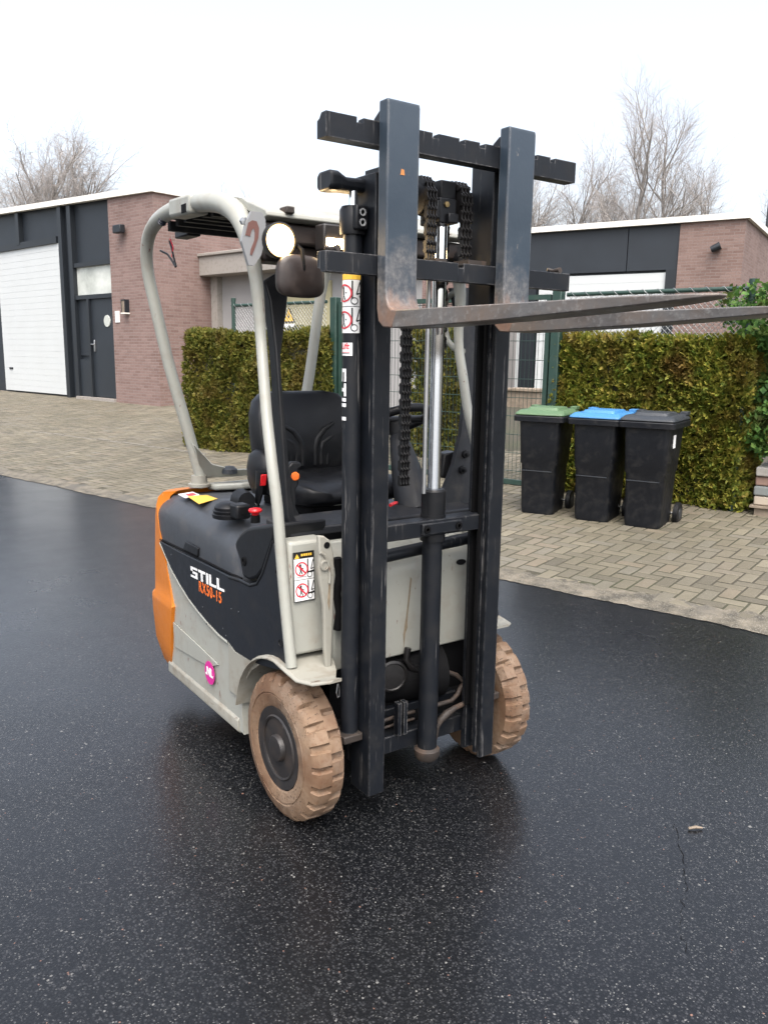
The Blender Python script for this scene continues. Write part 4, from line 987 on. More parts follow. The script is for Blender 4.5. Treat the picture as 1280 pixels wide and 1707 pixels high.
# --- steering column
c = onX(666, 704, -.36)
sw = P('steering_column', MB().tube([onX(690, 850, -.20), onX(676, 780, -.26), onX(664, 728, -.33)], [.075, .058, .036], 16), 'dustblack', smooth=50)
P('steering_hub', MB().tube([onX(664, 728, -.33), onX(660, 706, -.35)], [.03, .034], 14), 'black', smooth=50)
wc = np.array(onX(664, 700, -.36)); ax = np.array([-.45, 0, .9]); ax /= np.linalg.norm(ax); uu = np.array([0, 1., 0]); vv = np.cross(ax, uu)
ring = [wc + (uu*math.cos(t)+vv*math.sin(t))*.125 for t in np.linspace(0, 2*math.pi, 41)]
P('steering_wheel', MB().tube(ring, .017, 10, cap=False).tube([wc-uu*.12, wc+uu*.12], .016, 8), 'black', smooth=60)
c = onX(661, 838, -.08)
P('key_tag', MB().tube([c, c + [.02, -.02, .004], c+[.03, -.05, .0]], .006, 6), 'red')

# --- cowl: black front frame between the guard legs
LP, LN = (-.02, -.42, .514), (1, 0, .165)
def onL(x, y, off=0.0): return onP(x, y, (LP[0]+off, 0, LP[2]), LN)
strip = [(440, 468), (450, 500), (459, 580), (466, 680), (473, 780), (479, 860), (484, 880), (492, 890), (506, 893), (575, 885), (575, 872), (510, 876), (498, 872), (492, 862), (490, 842), (484, 790), (477, 710), (470, 630), (469, 590), (478, 520), (486, 440)]
fr_ = P('cowl_frame', MB().prism([onL(x, y, -.012) for x, y in strip], (-.05, 0, -.008)), 'black', bevel=.006, fix=True)
rail = [(579, 884), (640, 876), (700, 866), (790, 848), (790, 836), (740, 842), (640, 858), (579, 868)]
P('cowl_beam', MB().prism([onL(x, y, -.013) for x, y in [(500, 893), (575, 886), (640, 880), (720, 870), (790, 858), (790, 840), (700, 852), (640, 860), (575, 868), (505, 874)]], (-.03, 0, 0)), 'black', bevel=.004, fix=True)
za = onL(500, 872)[2]
P('cowl_shelf', MB().prism([(-.215, -.415, za+.006), (-.062, -.405, za-.012), (-.062, .405, za-.012), (-.215, .405, za+.006)], (0, 0, -.03)), 'dustblack', bevel=.006)
lpl = [(727, 838), (742, 812), (756, 775), (768, 725), (776, 660), (776, 600), (768, 540), (752, 480), (788, 480), (800, 560), (804, 660), (806, 760), (806, 850), (725, 852)]
P('cowl_side_plate', MB().prism([onL(x, y, -.05) for x, y in lpl], (-.02, 0, 0)), 'dustblack', fix=True)
for x, y in ((775, 757), (770, 783)):
    c = onL(x, y, -.048); P('cowl_bolt', MB().lathe([(.016, 0), (.014, .012), (.007, .013), (.006, .03), (0, .03)], c, (1, -.2, 0), 14), 'black', smooth=40)
lb = [(741, 757), (761, 752), (760, 775), (752, 800), (736, 796)]
P('display_box', MB().prism([onL(x, y, -.10) for x, y in lb], (-.06, 0, 0)), 'black', bevel=.006)
P('display_light', MB().prism([onL(x, y, -.098) for x, y in ((755, 768), (759, 768), (757, 780), (754, 780))], (.004, 0, 0)), 'red')
hp = [(480, 778), (488, 770), (500, 770), (504, 774), (503, 780), (498, 782), (499, 806), (494, 816), (494, 846), (500, 858), (512, 866), (484, 866), (482, 840)]
hd = P('grab_post', MB().prism([onL(x, y, -.10) for x, y in hp], (-.03, 0, 0)), 'black', bevel=.006, fix=True)
c = onL(492, 794, -.10)
MB().lathe([(.0155, -.002), (.0155, .004), (.013, .007), (0, .008)], c, (1, -.35, 0), 24).build('button', M['orangevinyl'], hd, smooth=40)
c = onL(503, 899-1, 0)
P('cowl_screw', MB().lathe([(.012, 0), (.011, .004), (.005, .005), (.004, .003), (0, .003)], onL(503, 888, -.010), (1, 0, 0), 16), 'silver', smooth=40)
q = [(668, 867), (677, 865), (678, 874), (669, 877)]
P('cowl_socket', MB().prism([onL(x, y, -.011) for x, y in q], (.006, 0, 0)), 'dark')

# --- front panel and pillar panels (cream)
fpn = MB()
YA, YB = -.30, .335
secp = [(.018, .50), (.05, .503), (.05, .80), (.042, .826), (-.02, .90), (-.03, .93), (-.06, .93), (-.06, .50)]
fpn.loft([[(x, YA, z) for x, z in secp], [(x, YB, z) for x, z in secp]])
P('front_panel', fpn, 'cream', fix=True, bevel=.006)
c = onP(768, 937, (.005, 0, .863), (.74, 0, .62)); 
ell = [c + np.array([-.62*.0-.010*math.sin(t)*.6, .022*math.cos(t), .010*math.sin(t)*.8]) for t in np.linspace(0, 2*math.pi, 17)[:-1]]
P('panel_slot', MB().prism(ell, (.003, 0, .0025)), 'dark')  # dark patch on the panel paints the shade inside the slot
# rust runs on the front panel
M['rust'] = plain('rust_run', (.19,.150,.10), .8, 0, .3, 40)
run = [(684, 962), (686, 965), (682.5, 1000), (679, 1030), (679, 1046), (675.5, 1056), (673, 1080), (672, 1058), (676.5, 1030), (680, 1000)]
P('rust_streak', MB().prism(polyX(run, .0505), (.0006, 0, 0)), 'rust')
for s in (-1, 1):
    y0, y1 = sorted((s*(.446 if s < 0 else .36), s*.305))
    P('pillar_panel', MB().loft([[(-.07, y0, .575), (.022, y0, .575), (.030, y1, .575), (-.07, y1, .575)], [(-.10, y0, .955), (.004, y0, .955), (.012, y1, .955), (-.10, y1, .955)]]), 'cream', bevel=.012, fix=True, seg=3)
P('leg_mount', MB().box((-.14, -.455, .560), (-.072, -.3, .80)), 'cream_dirty', bevel=.006)
# lug bracket standing on the fender
lug = [(531, 893), (541, 894), (552, 902), (557, 925), (558, 960), (555, 1050), (552, 1142), (546, 1142), (541, 1080), (540, 1010), (536, 985), (531, 950), (533, 925)]
lg = P('tilt_bracket', MB().prism(polyX(lug, .10), (-.018, 0, 0)), 'cream_dirty', bevel=.005, fix=True)
c = onX(541, 942, .1005); MB().lathe([(.017, 0), (.017, .006), (.013, .007), (.013, .003), (0, .003)], c, (1, 0, 0), 20).build('pin', M['cream_dirty'], lg, smooth=40)
c = onX(545, 909, .1005); MB().lathe([(.011, 0), (.011, .001), (0, .001)], c, (1, 0, 0), 16).build('lug_hole', M['dark'], lg)  # the hole is a dark disc, its shade painted on
MB().tube([onX(x, y, .103) for x, y in ((534, 921), (541, 925), (549, 943), (550, 962), (549, 972))], .005, 6).build('rib', M['cream_dirty'], lg, smooth=50)
MB().prism(polyX([(548, 974), (551, 974), (550, 1000), (549, 1018), (546, 1005)], .1005), (.0008, 0, 0)).build('rust_stain', M['rust'], lg)
P('tilt_bracket', MB().prism([(x, -y, z) for x, y, z in polyX(lug, .10)], (-.05, 0, 0)), 'cream_dirty', bevel=.005, fix=True)
# fenders
def fender(s):
    prof = [(-.012 + .312*math.cos(R(a)), .25 + .306*math.sin(R(a))) for a in range(172, 84, -8)] + ([(.06, .545), (.13, .538), (.20, .545), (.255, .565)] if s < 0 else [(.03, .548), (.07, .545), (.10, .548), (.125, .553)])
    rings = []
    yo = s*.492
    for k, (x, z) in enumerate(prof):
        yy = (yo if x < .17 else (yo - s*.02 if x < .22 else yo - s*.055)) if s < 0 else (yo - .01 if x < .06 else yo - (.016 if x < .09 else .03 if x < .11 else .065))
        yi = s*(.31 if x < .08 else .31 + .09*min(1, (x-.08)/.14))
        rings.append([(x, yy, z-.004), (x, yy, z), (x, yy - s*.008, z+.006), (x, yi, z+.006), (x, yi, z-.004)])
    return MB().loft(rings)
for s in (-1, 1): P('fender', fender(s), 'cream_dirty', smooth=35, fix=True)

# --- overhead guard
def guard_side(s):
    fl_ = [tuple(onY(x, y, -.4 - .064*min(1, (y-440)/330))) for x, y in ((435, 560), (440, 630), (445.5, 700), (453.6, 774), (463, 850), (470, 940), (476, 1010), (486, 1112))]
    pts = [(-1.205, -.225, .95), (-1.215, -.285, 1.20), (-1.235, -.352, 1.48), (-1.25, -.402, 1.74), (-1.25, -.427, 1.87), (-1.225, -.440, 1.955), (-1.17, -.446, 2.02), (-1.07, -.448, 2.062), (-.92, -.446, 2.083), (-.72, -.442, 2.083), (-.52, -.44, 2.062), (-.40, -.438, 2.03), (-.32, -.436, 1.98), (-.265, -.434, 1.90), (-.225, -.432, 1.78)] + fl_
    rr_ = [.025, .025, .025, .025, .025, .0255, .026, .028, .030, .032, .034, .036, .035, .030, .022] + [.0185]*8
    # smooth the path
    A = np.array(pts); t = np.arange(len(A)); tt = np.linspace(0, len(A)-1, 89); out = np.zeros((89, 3))
    from bisect import bisect
    for i, u in enumerate(tt):
        k = min(int(u), len(A)-2); f = u-k
        p0, p1, p2, p3 = A[max(k-1, 0)], A[k], A[k+1], A[min(k+2, len(A)-1)]
        out[i] = .5*((2*p1) + (p2-p0)*f + (2*p0-5*p1+4*p2-p3)*f*f + (3*p1-p0-3*p2+p3)*f**3)
    r2 = np.interp(tt, t, rr_)
    if s > 0: out[:, 1] = np.minimum(-out[:, 1], .405 + .035*np.clip((out[:, 2]-1.35)/.5, 0, 1))
    return MB().tube(out, r2, 14)
for s in (-1, 1): P('guard_hoop', guard_side(s), 'cream', smooth=60)
for s in (-1, 1):
    gs = [(-1.20, s*.235, .99), (-1.17, s*.272, 1.12), (-1.185, s*.29, 1.17), (-1.155, s*.20, 1.06), (-1.14, s*.10, 1.03), (-1.14, 0, 1.025), (-1.18, 0, .99)]
    P('guard_gusset', MB().prism([np.array(p) for p in gs], (-.02, 0, 0)), 'cream', bevel=.004, fix=True)
    P('guard_foot', MB().lathe([(.05, 0), (.05, .012), (.036, .016), (.034, .05)], (-1.205, s*.245, .955), (0, 0, 1), 16), 'cream_dirty', smooth=40)
P('deck_lamp', MB().lathe([(.035, 0), (.034, .02), (.02, .032), (0, .034)], onX(383, 789, -1.15), (0, 0, 1), 18), 'bingrey', smooth=40)
# roof: curved sheet on top, slats below, front and rear beams
rp = [(-.24, 1.990), (-.36, 2.045), (-.52, 2.078), (-.72, 2.098), (-.92, 2.098), (-1.05, 2.082)]
sec = [(x, z+.012) for x, z in rp] + [(x, z-.010) for x, z in rp[::-1]]
P('roof_sheet', MB().loft([[(x, -.415, z) for x, z in sec], [(x, .415, z) for x, z in sec]]), 'cream', smooth=40, fix=True)
mb = MB()
for i in range(9): 
    x = -.36 - i*.085; z = float(np.interp(-x, [.24, .36, .52, .72, .92, 1.05], [1.99, 2.045, 2.078, 2.098, 2.098, 2.082])) - .035
    mb.box((x-.012, -.41, z-.022), (x+.012, .41, z+.016))
P('roof_slats', mb, 'dustblack')
fb = [(-.175, 1.972), (-.16, 1.978), (-.165, 1.993), (-.19, 2.003), (-.30, 2.038), (-.30, 2.01), (-.20, 1.968)]
P('front_beam', MB().loft([[(x, -.425, z) for x, z in fb], [(x, .425, z) for x, z in fb]]), 'cream', bevel=.004, fix=True)
P('front_beam_liner', MB().box((-.32, -.41, 1.845), (-.21, .41, 1.90)).box((-.30, -.41, 1.901), (-.19, .41, 1.966)), M['brownblack'], bevel=.01)
P('beam_clip', MB().box((-.20, -.36, 1.990), (-.15, -.33, 2.012)), 'rusty', bevel=.004)
for s in (-1, 1):
    y0, y1 = sorted((s*.40, s*.4765)); 
    P('hoop_sleeve', MB().loft([[( -.87, y0, 2.048), (-.87, y1, 2.048), (-.87, y1, 2.116), (-.87, y0, 2.116)], [(-.66, y0, 2.04), (-.66, y1, 2.04), (-.66, y1, 2.110), (-.66, y0, 2.110)]]), 'cream', bevel=.012, fix=True)
    P('sleeve_slot', MB().box((-.735, s*.477-.001, 2.048), (-.69, s*.477+.001, 2.078)), 'dark')  # dark patch on the sleeve, shade of the square hole painted on
# corrugated cable outside the hoop and loose wires
cab = [onY(x, y, -.455) for x, y in ((270, 372), (274, 359), (283, 349), (294, 342), (306, 338))]
mb = MB(); A = np.array(cab)
tt = np.linspace(0, 4, 61); path = np.stack([np.interp(tt, range(5), A[:, k]) for k in range(3)], 1)
mb.tube(path, [.017 if i % 4 < 2 else .013 for i in range(61)], 10)
P('corrugated_cable', mb, plain('blue_black_cable', (.012,.016,.03), .4), smooth=20)
P('loose_wire', MB().tube([onY(x, y, -.40) for x, y in ((283, 402), (287, 415), (290, 430), (294, 444))], .0045, 6).tube([onY(x, y, -.40) for x, y in ((268, 418), (280, 424), (288, 436), (293, 445))], .0045, 6), 'ink')
P('loose_wire', MB().tube([onY(x, y, -.40) for x, y in ((284, 398), (289, 412), (287, 428))], .0028, 6), 'redink')
P('roof_switch', MB().box(onY(313, 390, -.30) - [.07, .03, .015], onY(313, 390, -.30) + [.07, .03, .02]), 'black', bevel=.006)

# --- headlights with bracket plates
for s in (-1, 1):
    c = onX(466, 401, -.12); 
    if s > 0: c = np.array([c[0], -c[1]*.98, c[2]])
    hl = P('headlight', MB().lathe([(.0, -.075), (.035, -.07), (.052, -.03), (.056, .0), (.056, .010), (.052, .012), (.050, .006), (0, .005)], c, (1, -.12*0, -.05), 28), 'black', smooth=40)
    MB().lathe([(.049, .006), (.046, .013), (.040, .016)], c, (1, 0, -.05), 36).build('reflector_ring', M['lampring'], hl, smooth=60)
    MB().lathe([(.0399, .016), (.03, .020), (0, .023)], c, (1, 0, -.05), 28).build('lens', M['lamp'], hl, smooth=60)
    pl = [(419, 352), (437, 354), (443, 366), (443, 396), (436, 425), (424, 443), (415, 442), (406, 412), (403, 402), (410, 372)]
    po = polyX(pl, -.135); ho = polyX([(414, 371), (421, 367), (428, 369), (432, 380), (431, 396), (424, 416), (420, 426), (417, 424), (418, 416), (424, 401), (425, 388), (423, 380), (419, 385), (417, 394), (409, 392)], -.134)
    if s > 0: po = [np.array([x, -y, z]) for x, y, z in po]; ho = [np.array([x, -y, z]) for x, y, z in ho]
    P('lamp_bracket', MB().prism(po, (-.012, 0, 0)), 'steelgrey', fix=True)
    P('bracket_slot', MB().prism(ho, (.0008, 0, 0)), plain('slot_shadow_brown_%d' % s, (.12,.055,.045), .6), fix=True)
    b = onX(405, 369, -.15)
    P('lamp_bolt', MB().lathe([(.012, 0), (.012, .012), (0, .013)], b if s < 0 else b*[1, -1, 1], (1, 0, 0), 6), 'silver')
# amber-lit second lamp body near the mast (right rear of the lift cylinder)
c = onX(560, 398, -.10)
wl_ = P('work_light', MB().box(c + [-.06, -.045, -.038], c + [.0, .06, .045]), 'rimpaint', bevel=.006)
MB().box(c + [.0005, -.035, -.030], c + [.004, .055, .000]).build('lens', M['lamp'], wl_)
# mirror
mc = onX(501, 461, -.10)
rings = []
for k, (x, f) in enumerate(((-.035, .55), (-.032, .8), (-.02, .95), (-.004, 1.0), (.008, 1.0), (.012, .96), (.018, .8), (.024, .5), (.026, .2))):
    rings.append([mc + np.array([x, f*.084*math.copysign(abs(math.cos(a))**.55, math.cos(a)) * (1 - .06*math.sin(a)), f*(.066*math.copysign(abs(math.sin(a))**.6, math.sin(a)))]) for a in np.linspace(0, 2*math.pi, 37)[:-1]])
P('rear_mirror', MB().loft(rings), paint('mirror_back', (.026,.019,.017), .38, (.09,.07,.06), .5, None), smooth=60)
P('mirror_arm', MB().tube([mc + [.018, 0, .0], mc + [.022, 0, .03], mc + [.012, .0, .08], mc + [-.06, .0, .12]], .0065, 8), 'dark', smooth=50)

# --- mast
ZT = 2.10
def rail_sec(s, x0, x1, yo, t, wflange):       # channel open to the inside
    yi = yo - s*wflange
    return [(x0, yo), (x1, yo), (x1, yi), (x1-t, yi), (x1-t, yo-s*t), (x0+t, yo-s*t), (x0+t, yi), (x0, yi)]
for s in (-1, 1):
    sec = rail_sec(s, .115, .224, s*.274, .018, .062)
    z1 = 2.065 if s < 0 else 2.115
    P('outer_mast_rail', MB().loft([[(x, y, .115) for x, y in sec], [(x, y, z1) for x, y in sec]]), 'mast', fix=True, bevel=.003)
    sec = rail_sec(s, .135, .204, s*.252, .014, .046)
    P('inner_mast_rail', MB().loft([[(x, y, .13) for x, y in sec], [(x, y, z1+.018) for x, y in sec]]), 'mast', fix=True)
    sec = rail_sec(s, .148, .192, s*.232, .010, .036)
    P('mast_track', MB().loft([[(x, y, .30) for x, y in sec], [(x, y, z1-.01) for x, y in sec]]), 'dark', fix=True)
P('mast_crossbar', MB().box((.05, -.255, .175), (.108, .255, .238)), 'mast', bevel=.004)
P('mast_crossbar', MB().box((-.02, -.24, .239), (.05, .24, .31)), 'mast', bevel=.004)
mz = onX(720, 878, .20)[2]
P('mast_crossbar', MB().box((.13, -.213, mz-.035), (.19, .213, mz+.02)), 'mast', bevel=.004)
P('crossbar_post', MB().box((.10, -.085, .239), (.125, -.07, .36)).box((.10, -.06, .239), (.125, -.045, .36)), 'mast')
P('cross_tube', MB().tube([(.075, -.24, .875), (.075, .30, .905)], .022, 14), 'mast', smooth=50)
# lift cylinder beside the right rail, with its stickers
for s in (-1, 1):
    cy = s*.303
    tb = P('side_cylinder', MB().lathe([(.0, .33), (.029, .33), (.029, 1.90), (.0, 1.90)], (.15, cy, 0), (0, 0, 1), 28), 'mast', smooth=40)
    MB().lathe([(0, 1.895), (.038, 1.895), (.040, 1.905), (.040, 1.965), (.034, 1.975), (0, 1.976)], (.15, cy, 0), (0, 0, 1), 20).build('cylinder_head', M['black'], tb, smooth=40)
    MB().lathe([(.014, 1.975), (.014, 2.03)], (.15, cy, 0), (0, 0, 1), 16).build('piston_rod', M['chrome'], tb, smooth=60)
    P('cylinder_foot', MB().box((.10, cy-.045, .305), (.19, cy+.028, .331)), 'rusty', bevel=.004)
    P('port_block', MB().box((.17, cy-.022, 1.905), (.20, cy+.022, 1.975)), 'black', bevel=.006)
    c = np.array([.2005, cy, 1.94])
    mb = MB()
    for dz_ in (-.014, .014): mb.lathe([(.011, 0), (.011, .003), (.007, .003), (.006, 0), (0, 0)], c + [0, 0, dz_], (1, 0, 0), 14)
    P('port_bolts', mb, 'steelgrey', smooth=40)
    arm = [(.095, 2.022), (.095, 2.055), (.11, 2.066), (.165, 2.066), (.178, 2.055), (.178, 2.022), (.165, 2.012), (.11, 2.012)]
    ya, yb = s*.395, s*.20
    P('crosshead_arm', MB().loft([[(x, ya, z) for x, z in arm], [(x, s*.365, z) for x, z in arm], [(x*.8+.027, s*.335, (z-2.04)*.72+2.035) for x, z in arm], [(x*.8+.027, yb, (z-2.04)*.8+2.037) for x, z in arm]]), 'mast', fix=True, bevel=.006)
P('crosshead_beam', MB().box((.06, -.199, 2.012), (.125, .199, 2.075)), 'mast', bevel=.005)
# free lift cylinder in the middle
CX, CY = .145, .03
cc_ = P('centre_cylinder', MB().lathe([(0, .17), (.0345, .17), (.0345, 1.09), (0, 1.09)], (CX, CY, 0), (0, 0, 1), 32), 'mast', smooth=40)
MB().lathe([(0, 1.0), (.037, 1.0), (.037, 1.02), (.041, 1.024), (.041, 1.105), (.036, 1.112), (0, 1.113)], (CX, CY, 0), (0, 0, 1), 32).build('gland', M['black'], cc_, smooth=30)
MB().lathe([(.0215, 1.11), (.0215, 1.99)], (CX, CY, 0), (0, 0, 1), 28).build('piston_rod', M['chrome'], cc_, smooth=60)
MB().lathe([(0, .135), (.036, .135), (.046, .15), (.046, .172), (.03, .185), (0, .185)], (CX, CY, 0), (0, 0, 1), 24).build('foot', M['rusty'], cc_, smooth=40)
P('guide_rod', MB().lathe([(.008, 1.10), (.008, 1.98)], (CX+.005, CY-.046, 0), (0, 0, 1), 14), 'silver', smooth=60)
mb = MB().box((CX-.01, CY-.085, mz-.028), (CX+.055, CY+.085, mz+.012))
cl = P('cylinder_clamp', mb, 'mast', bevel=.004)
MB().lathe([(.043, mz-.06), (.043, mz+.03)], (CX, CY, 0), (0, 0, 1), 28).build('clamp_ring', M['black'], cl, smooth=40)
mb = MB()
for y in (-.067, .067): mb.lathe([(.013, 0), (.013, .004), (.006, .005), (.006, .0), (0, 0)], (CX+.0555, CY+y, mz-.008), (1, 0, 0), 14)
mb.build('clamp_bolts', M['dark'], cl, smooth=40)
# rod head with chain pulleys
hdp = P('pulley_block', MB().box((CX-.05, CY-.045, 1.955), (CX+.05, CY+.022, 2.03)).box((CX-.035, CY-.03, 2.03), (CX+.035, CY+.03, 2.085)).box((CX-.02, CY-.06, 1.965), (CX+.055, CY-.046, 2.02)).box((CX+.051, CY-.02, 1.955), (CX+.065, CY+.02, 1.985)), 'black', bevel=.004)
c = onX(707, 350, CX+.056)
MB().lathe([(.009, 0), (.009, .006), (0, .007)], (CX+.0505, CY-.02, 2.01), (1, 0, 0), 6).build('bolt', plain('brass_bolt', (.25,.18,.08), .5, .6), hdp)
for yy in (CY+.052, CY-.085):
    MB().lathe([(.012, -.014), (.05, -.016), (.054, -.014), (.046, -.008), (.046, .008), (.054, .014), (.05, .016), (.012, .014)], (CX, yy, 2.03), (0, 1, 0), 32).build('pulley', M['grease'], hdp, smooth=30)
def chain(name, path, width, pitch=.0254):
    path = np.array(path, float); seg = np.linalg.norm(np.diff(path, axis=0), axis=1); cum = np.concatenate([[0], np.cumsum(seg)]); n = int(cum[-1]/pitch)
    pos = lambda s: np.array([np.interp(s, cum, path[:, k]) for k in range(3)])
    mb = MB(); ya = np.array([0, 1., 0])
    for i in range(n):
        a = pos(i*pitch); b = pos((i+1)*pitch); d = (b-a)/(np.linalg.norm(b-a)+1e-9); nrm = np.cross(d, ya)
        offs = (-.5, -.17, .17, .5) if i % 2 else (-.34, 0, .34)
        for o_ in offs:
            c = (a+b)/2 + ya*o_*width; L = pitch*.72; H = .0095; T = width*.075
            poly = [c + d*x*L + nrm*y*H - ya*T for x, y in ((-1, -.5), (-.6, -1), (-.2, -.72), (.2, -.72), (.6, -1), (1, -.5), (1, .5), (.6, 1), (.2, .72), (-.2, .72), (-.6, 1), (-1, .5))]
            mb.prism(poly, ya*T*2)
        mb.tube([a - ya*width*.58, a + ya*width*.58], .0045, 6)
    return P(name, mb, 'grease')
def over(yy, z_front, z_back):
    pts = [(CX+.056, yy, z_front), (CX+.056, yy, 2.03)]
    pts += [(CX+.056*math.cos(a), yy, 2.03+.056*math.sin(a)) for a in np.linspace(.15, math.pi-.15, 14)]
    return pts + [(CX-.056, yy, 2.03), (CX-.056, yy, z_back)]
chain('lift_chain', over(CY+.054, 1.84, 1.55), .040)
chain('lift_chain', over(CY-.085, 1.84, 1.12), .034)
P('chain_anchor', MB().box((CX+.04, CY+.025, 1.828), (CX+.11, CY+.10, 1.845)).box((CX+.045, CY-.105, 1.8281), (CX+.11, CY-.06, 1.84)), 'rusty')

# --- carriage
cg = MB()
ZU0, ZU1, ZL0, ZL1 = 2.117, 2.18, 1.771, 1.828
def bar(z0, z1, top_lip, notches):
    X0, X1, HB = .24, .2867, .478
    ys = [-HB]; 
    for y in notches: ys += [y-.011, y-.011, y+.011, y+.011]
    ys.append(HB)
    rings = []
    for i, y in enumerate(ys):
        low = .014 if (i % 4 in (2, 3) and 0 < i < len(ys)-1) else 0
        zt_ = z1-low
        if top_lip: sec = [(X1, z0), (X1, zt_), (X0+.022, zt_), (X0+.012, min(zt_, z1-.013)), (X0, min(zt_, z1-.018)), (X0, z0)]
        else: sec = [(X1, z0), (X1, zt_), (X0, zt_), (X0, z0+.012), (X0+.012, z0+.01), (X0+.022, z0)]
        rings.append([(x, y, z) for x, z in sec])
    return MB().loft(rings)
P('upper_carriage_bar', bar(ZU0, ZU1, True, [-.37, -.11, -.01, .07, .29, .37]), 'mast', fix=True, bevel=.002)
P('lower_carriage_bar', bar(ZL0, ZL1, False, [0.0]), 'mast', fix=True, bevel=.002)
for s in (-1, 1):
    y0, y1 = sorted((s*.165, s*.195)); P('carriage_plate', MB().box((.13, y0, 1.70), (.239, y1, 2.15)), 'mast', bevel=.004)
for y in (-.435, .435):
    c = np.array([.262, y, ZL1+.009]); P('stop_bolt', MB().tube([c + [-.01, 0, -.003], c + [.02, 0, .0]], .0095, 10).tube([c + [-.02, -.02, .004], c + [-.01, 0, 0]], .006, 8), 'rusty', smooth=40)
# --- forks
def fork(yc):
    H = .055; X0, X1 = .2870, .330
    f = MB()
    prof = [(X0, 2.232), (X1-.004, 2.232), (X1, 2.225), (X1, 1.735), (X1+.006, 1.700), (X1+.022, 1.680), (X1+.05, 1.6735)]
    blade_top = 1.6735; 
    # shank + heel as one lofted solid: sections along the path (inner point, outer point)
    path = [((X1-.003, 2.232), (X0, 2.232), H), ((X1, 2.22), (X0, 2.22), H), ((X1, 1.95), (X0, 1.95), H), ((X1, 1.735), (X0, 1.735), H), ((X1+.003, 1.71), (X0, 1.68), H), ((X1+.012, 1.688), (X0+.008, 1.645), H), ((X1+.03, 1.676), (X0+.03, 1.628), H), ((X1+.06, 1.6735), (X0+.075, 1.625), H)]
    sh = MB().loft([[(a[0], yc-h, a[1]), (a[0], yc+h, a[1]), (b[0], yc+h, b[1]), (b[0], yc-h, b[1])] for a, b, h in path])
    # hook over the upper bar
    hk = [(X0, 2.215), (X0-.022, 2.215), (X0-.05, 2.198), (X0-.054, 2.175), (X0-.046, 2.172), (X0-.040, 2.186), (X0-.028, 2.1825), (X0, 2.1825)]
    fk = P('fork', sh, 'shank', fix=True, bevel=.004)
    fkb = fk
    MB().loft([[(x, yc-.04, z) for x, z in hk], [(x, yc+.04, z) for x, z in hk]]).build('fork_hook', M['mast'], fkb, fix=True, bevel=.006)
    bl_ = []
    for x, zb, h in ((X0+.076, 1.625, .055), (.55, 1.6285, .055), (.80, 1.636, .055), (1.0, 1.645, .055), (1.15, 1.652, .054), (1.24, 1.657, .050), (1.29, 1.661, .042), (1.325, 1.664, .030), (1.345, 1.6665, .014)):
        zt_ = blade_top - (.0015 if x > 1.2 else 0)
        bl_.append([(x, yc-h, zt_), (x, yc+h, zt_), (x, yc+h*.985, zb), (x, yc-h*.985, zb)])
    MB().loft(bl_).build('blade', M['blade'], fkb, fix=True, bevel=.0035)
fork(-.2546); fork(.1932)
q = onX(671, 288, .3302)
P('rust_spot', MB().prism([q + [0, -.008, -.006], q + [0, .007, -.006], q + [0, .005, .008], q + [0, -.004, .010]], (.0006, 0, 0)), plain('orange_rust', (.42,.17,.05), .8))

# --- drive unit and pipes seen under the front panel
P('drive_motor', MB().lathe([(0, -.10), (.095, -.10), (.10, -.09), (.10, .16), (0, .16)], (-.02, .02, .40), (.25, 1, .0), 28), 'dark', smooth=40)
c = onX(652, 1126, .06); P('filter_cap', MB().lathe([(.055, 0), (.058, .012), (.05, .016), (.046, .012), (.03, .014), (0, .016)], c, (1, -.25, 0), 28), 'grease', smooth=40)
P('hydraulic_pipe', MB().tube([onX(x, y, .10) for x, y in ((715, 1180), (735, 1173), (752, 1168), (762, 1158), (768, 1145), (773, 1136), (760, 1125), (745, 1120))], .0085, 8), 'rusty', smooth=60)
P('hydraulic_pipe', MB().tube([onX(x, y, .13) for x, y in ((722, 1240), (726, 1228), (728, 1212), (734, 1200), (744, 1190), (758, 1180), (775, 1172))], [.008, .008, .010, .013, .015, .010, .010], 8), 'rusty', smooth=60)
P('hydraulic_pipe', MB().tube([onX(x, y, .08) for x, y in ((638, 1202), (660, 1194), (690, 1186))], .007, 8).tube([onX(x, y, .08) for x, y in ((638, 1214), (665, 1205), (690, 1198))], .005, 8), 'rusty', smooth=60)
P('hose', MB().tube([onX(x, y, .07) for x, y in ((680, 1080), (676, 1098), (684, 1112), (700, 1120))], .012, 8).tube([onX(x, y, .06) for x, y in ((720, 1160), (727, 1145), (724, 1125), (712, 1110))], .011, 8), 'grease', smooth=60)
P('wire_loop', MB().tube([onX(x, y, .14) for x, y in ((563, 1140), (561, 1155), (563, 1163), (566, 1160), (566, 1148), (564, 1140))], .002, 6), 'silver')
P('front_guard_plate', MB().box((.0, -.30, .30), (.02, .30, .50)), 'dark')
P('side_hose', MB().tube([onX(x, y, .07) for x, y in ((562, 930), (566, 960), (561, 990), (566, 1020), (562, 1050))], .014, 8), 'dark', smooth=60)
# grab handle at the left leg
gh = [onY(x, y, .44) for x, y in ((770, 484), (756, 488), (744, 498), (739, 515), (741, 545), (746, 568), (756, 580), (772, 586))]
P('grab_handle', MB().tube(gh, .012, 10), 'cream', smooth=60)

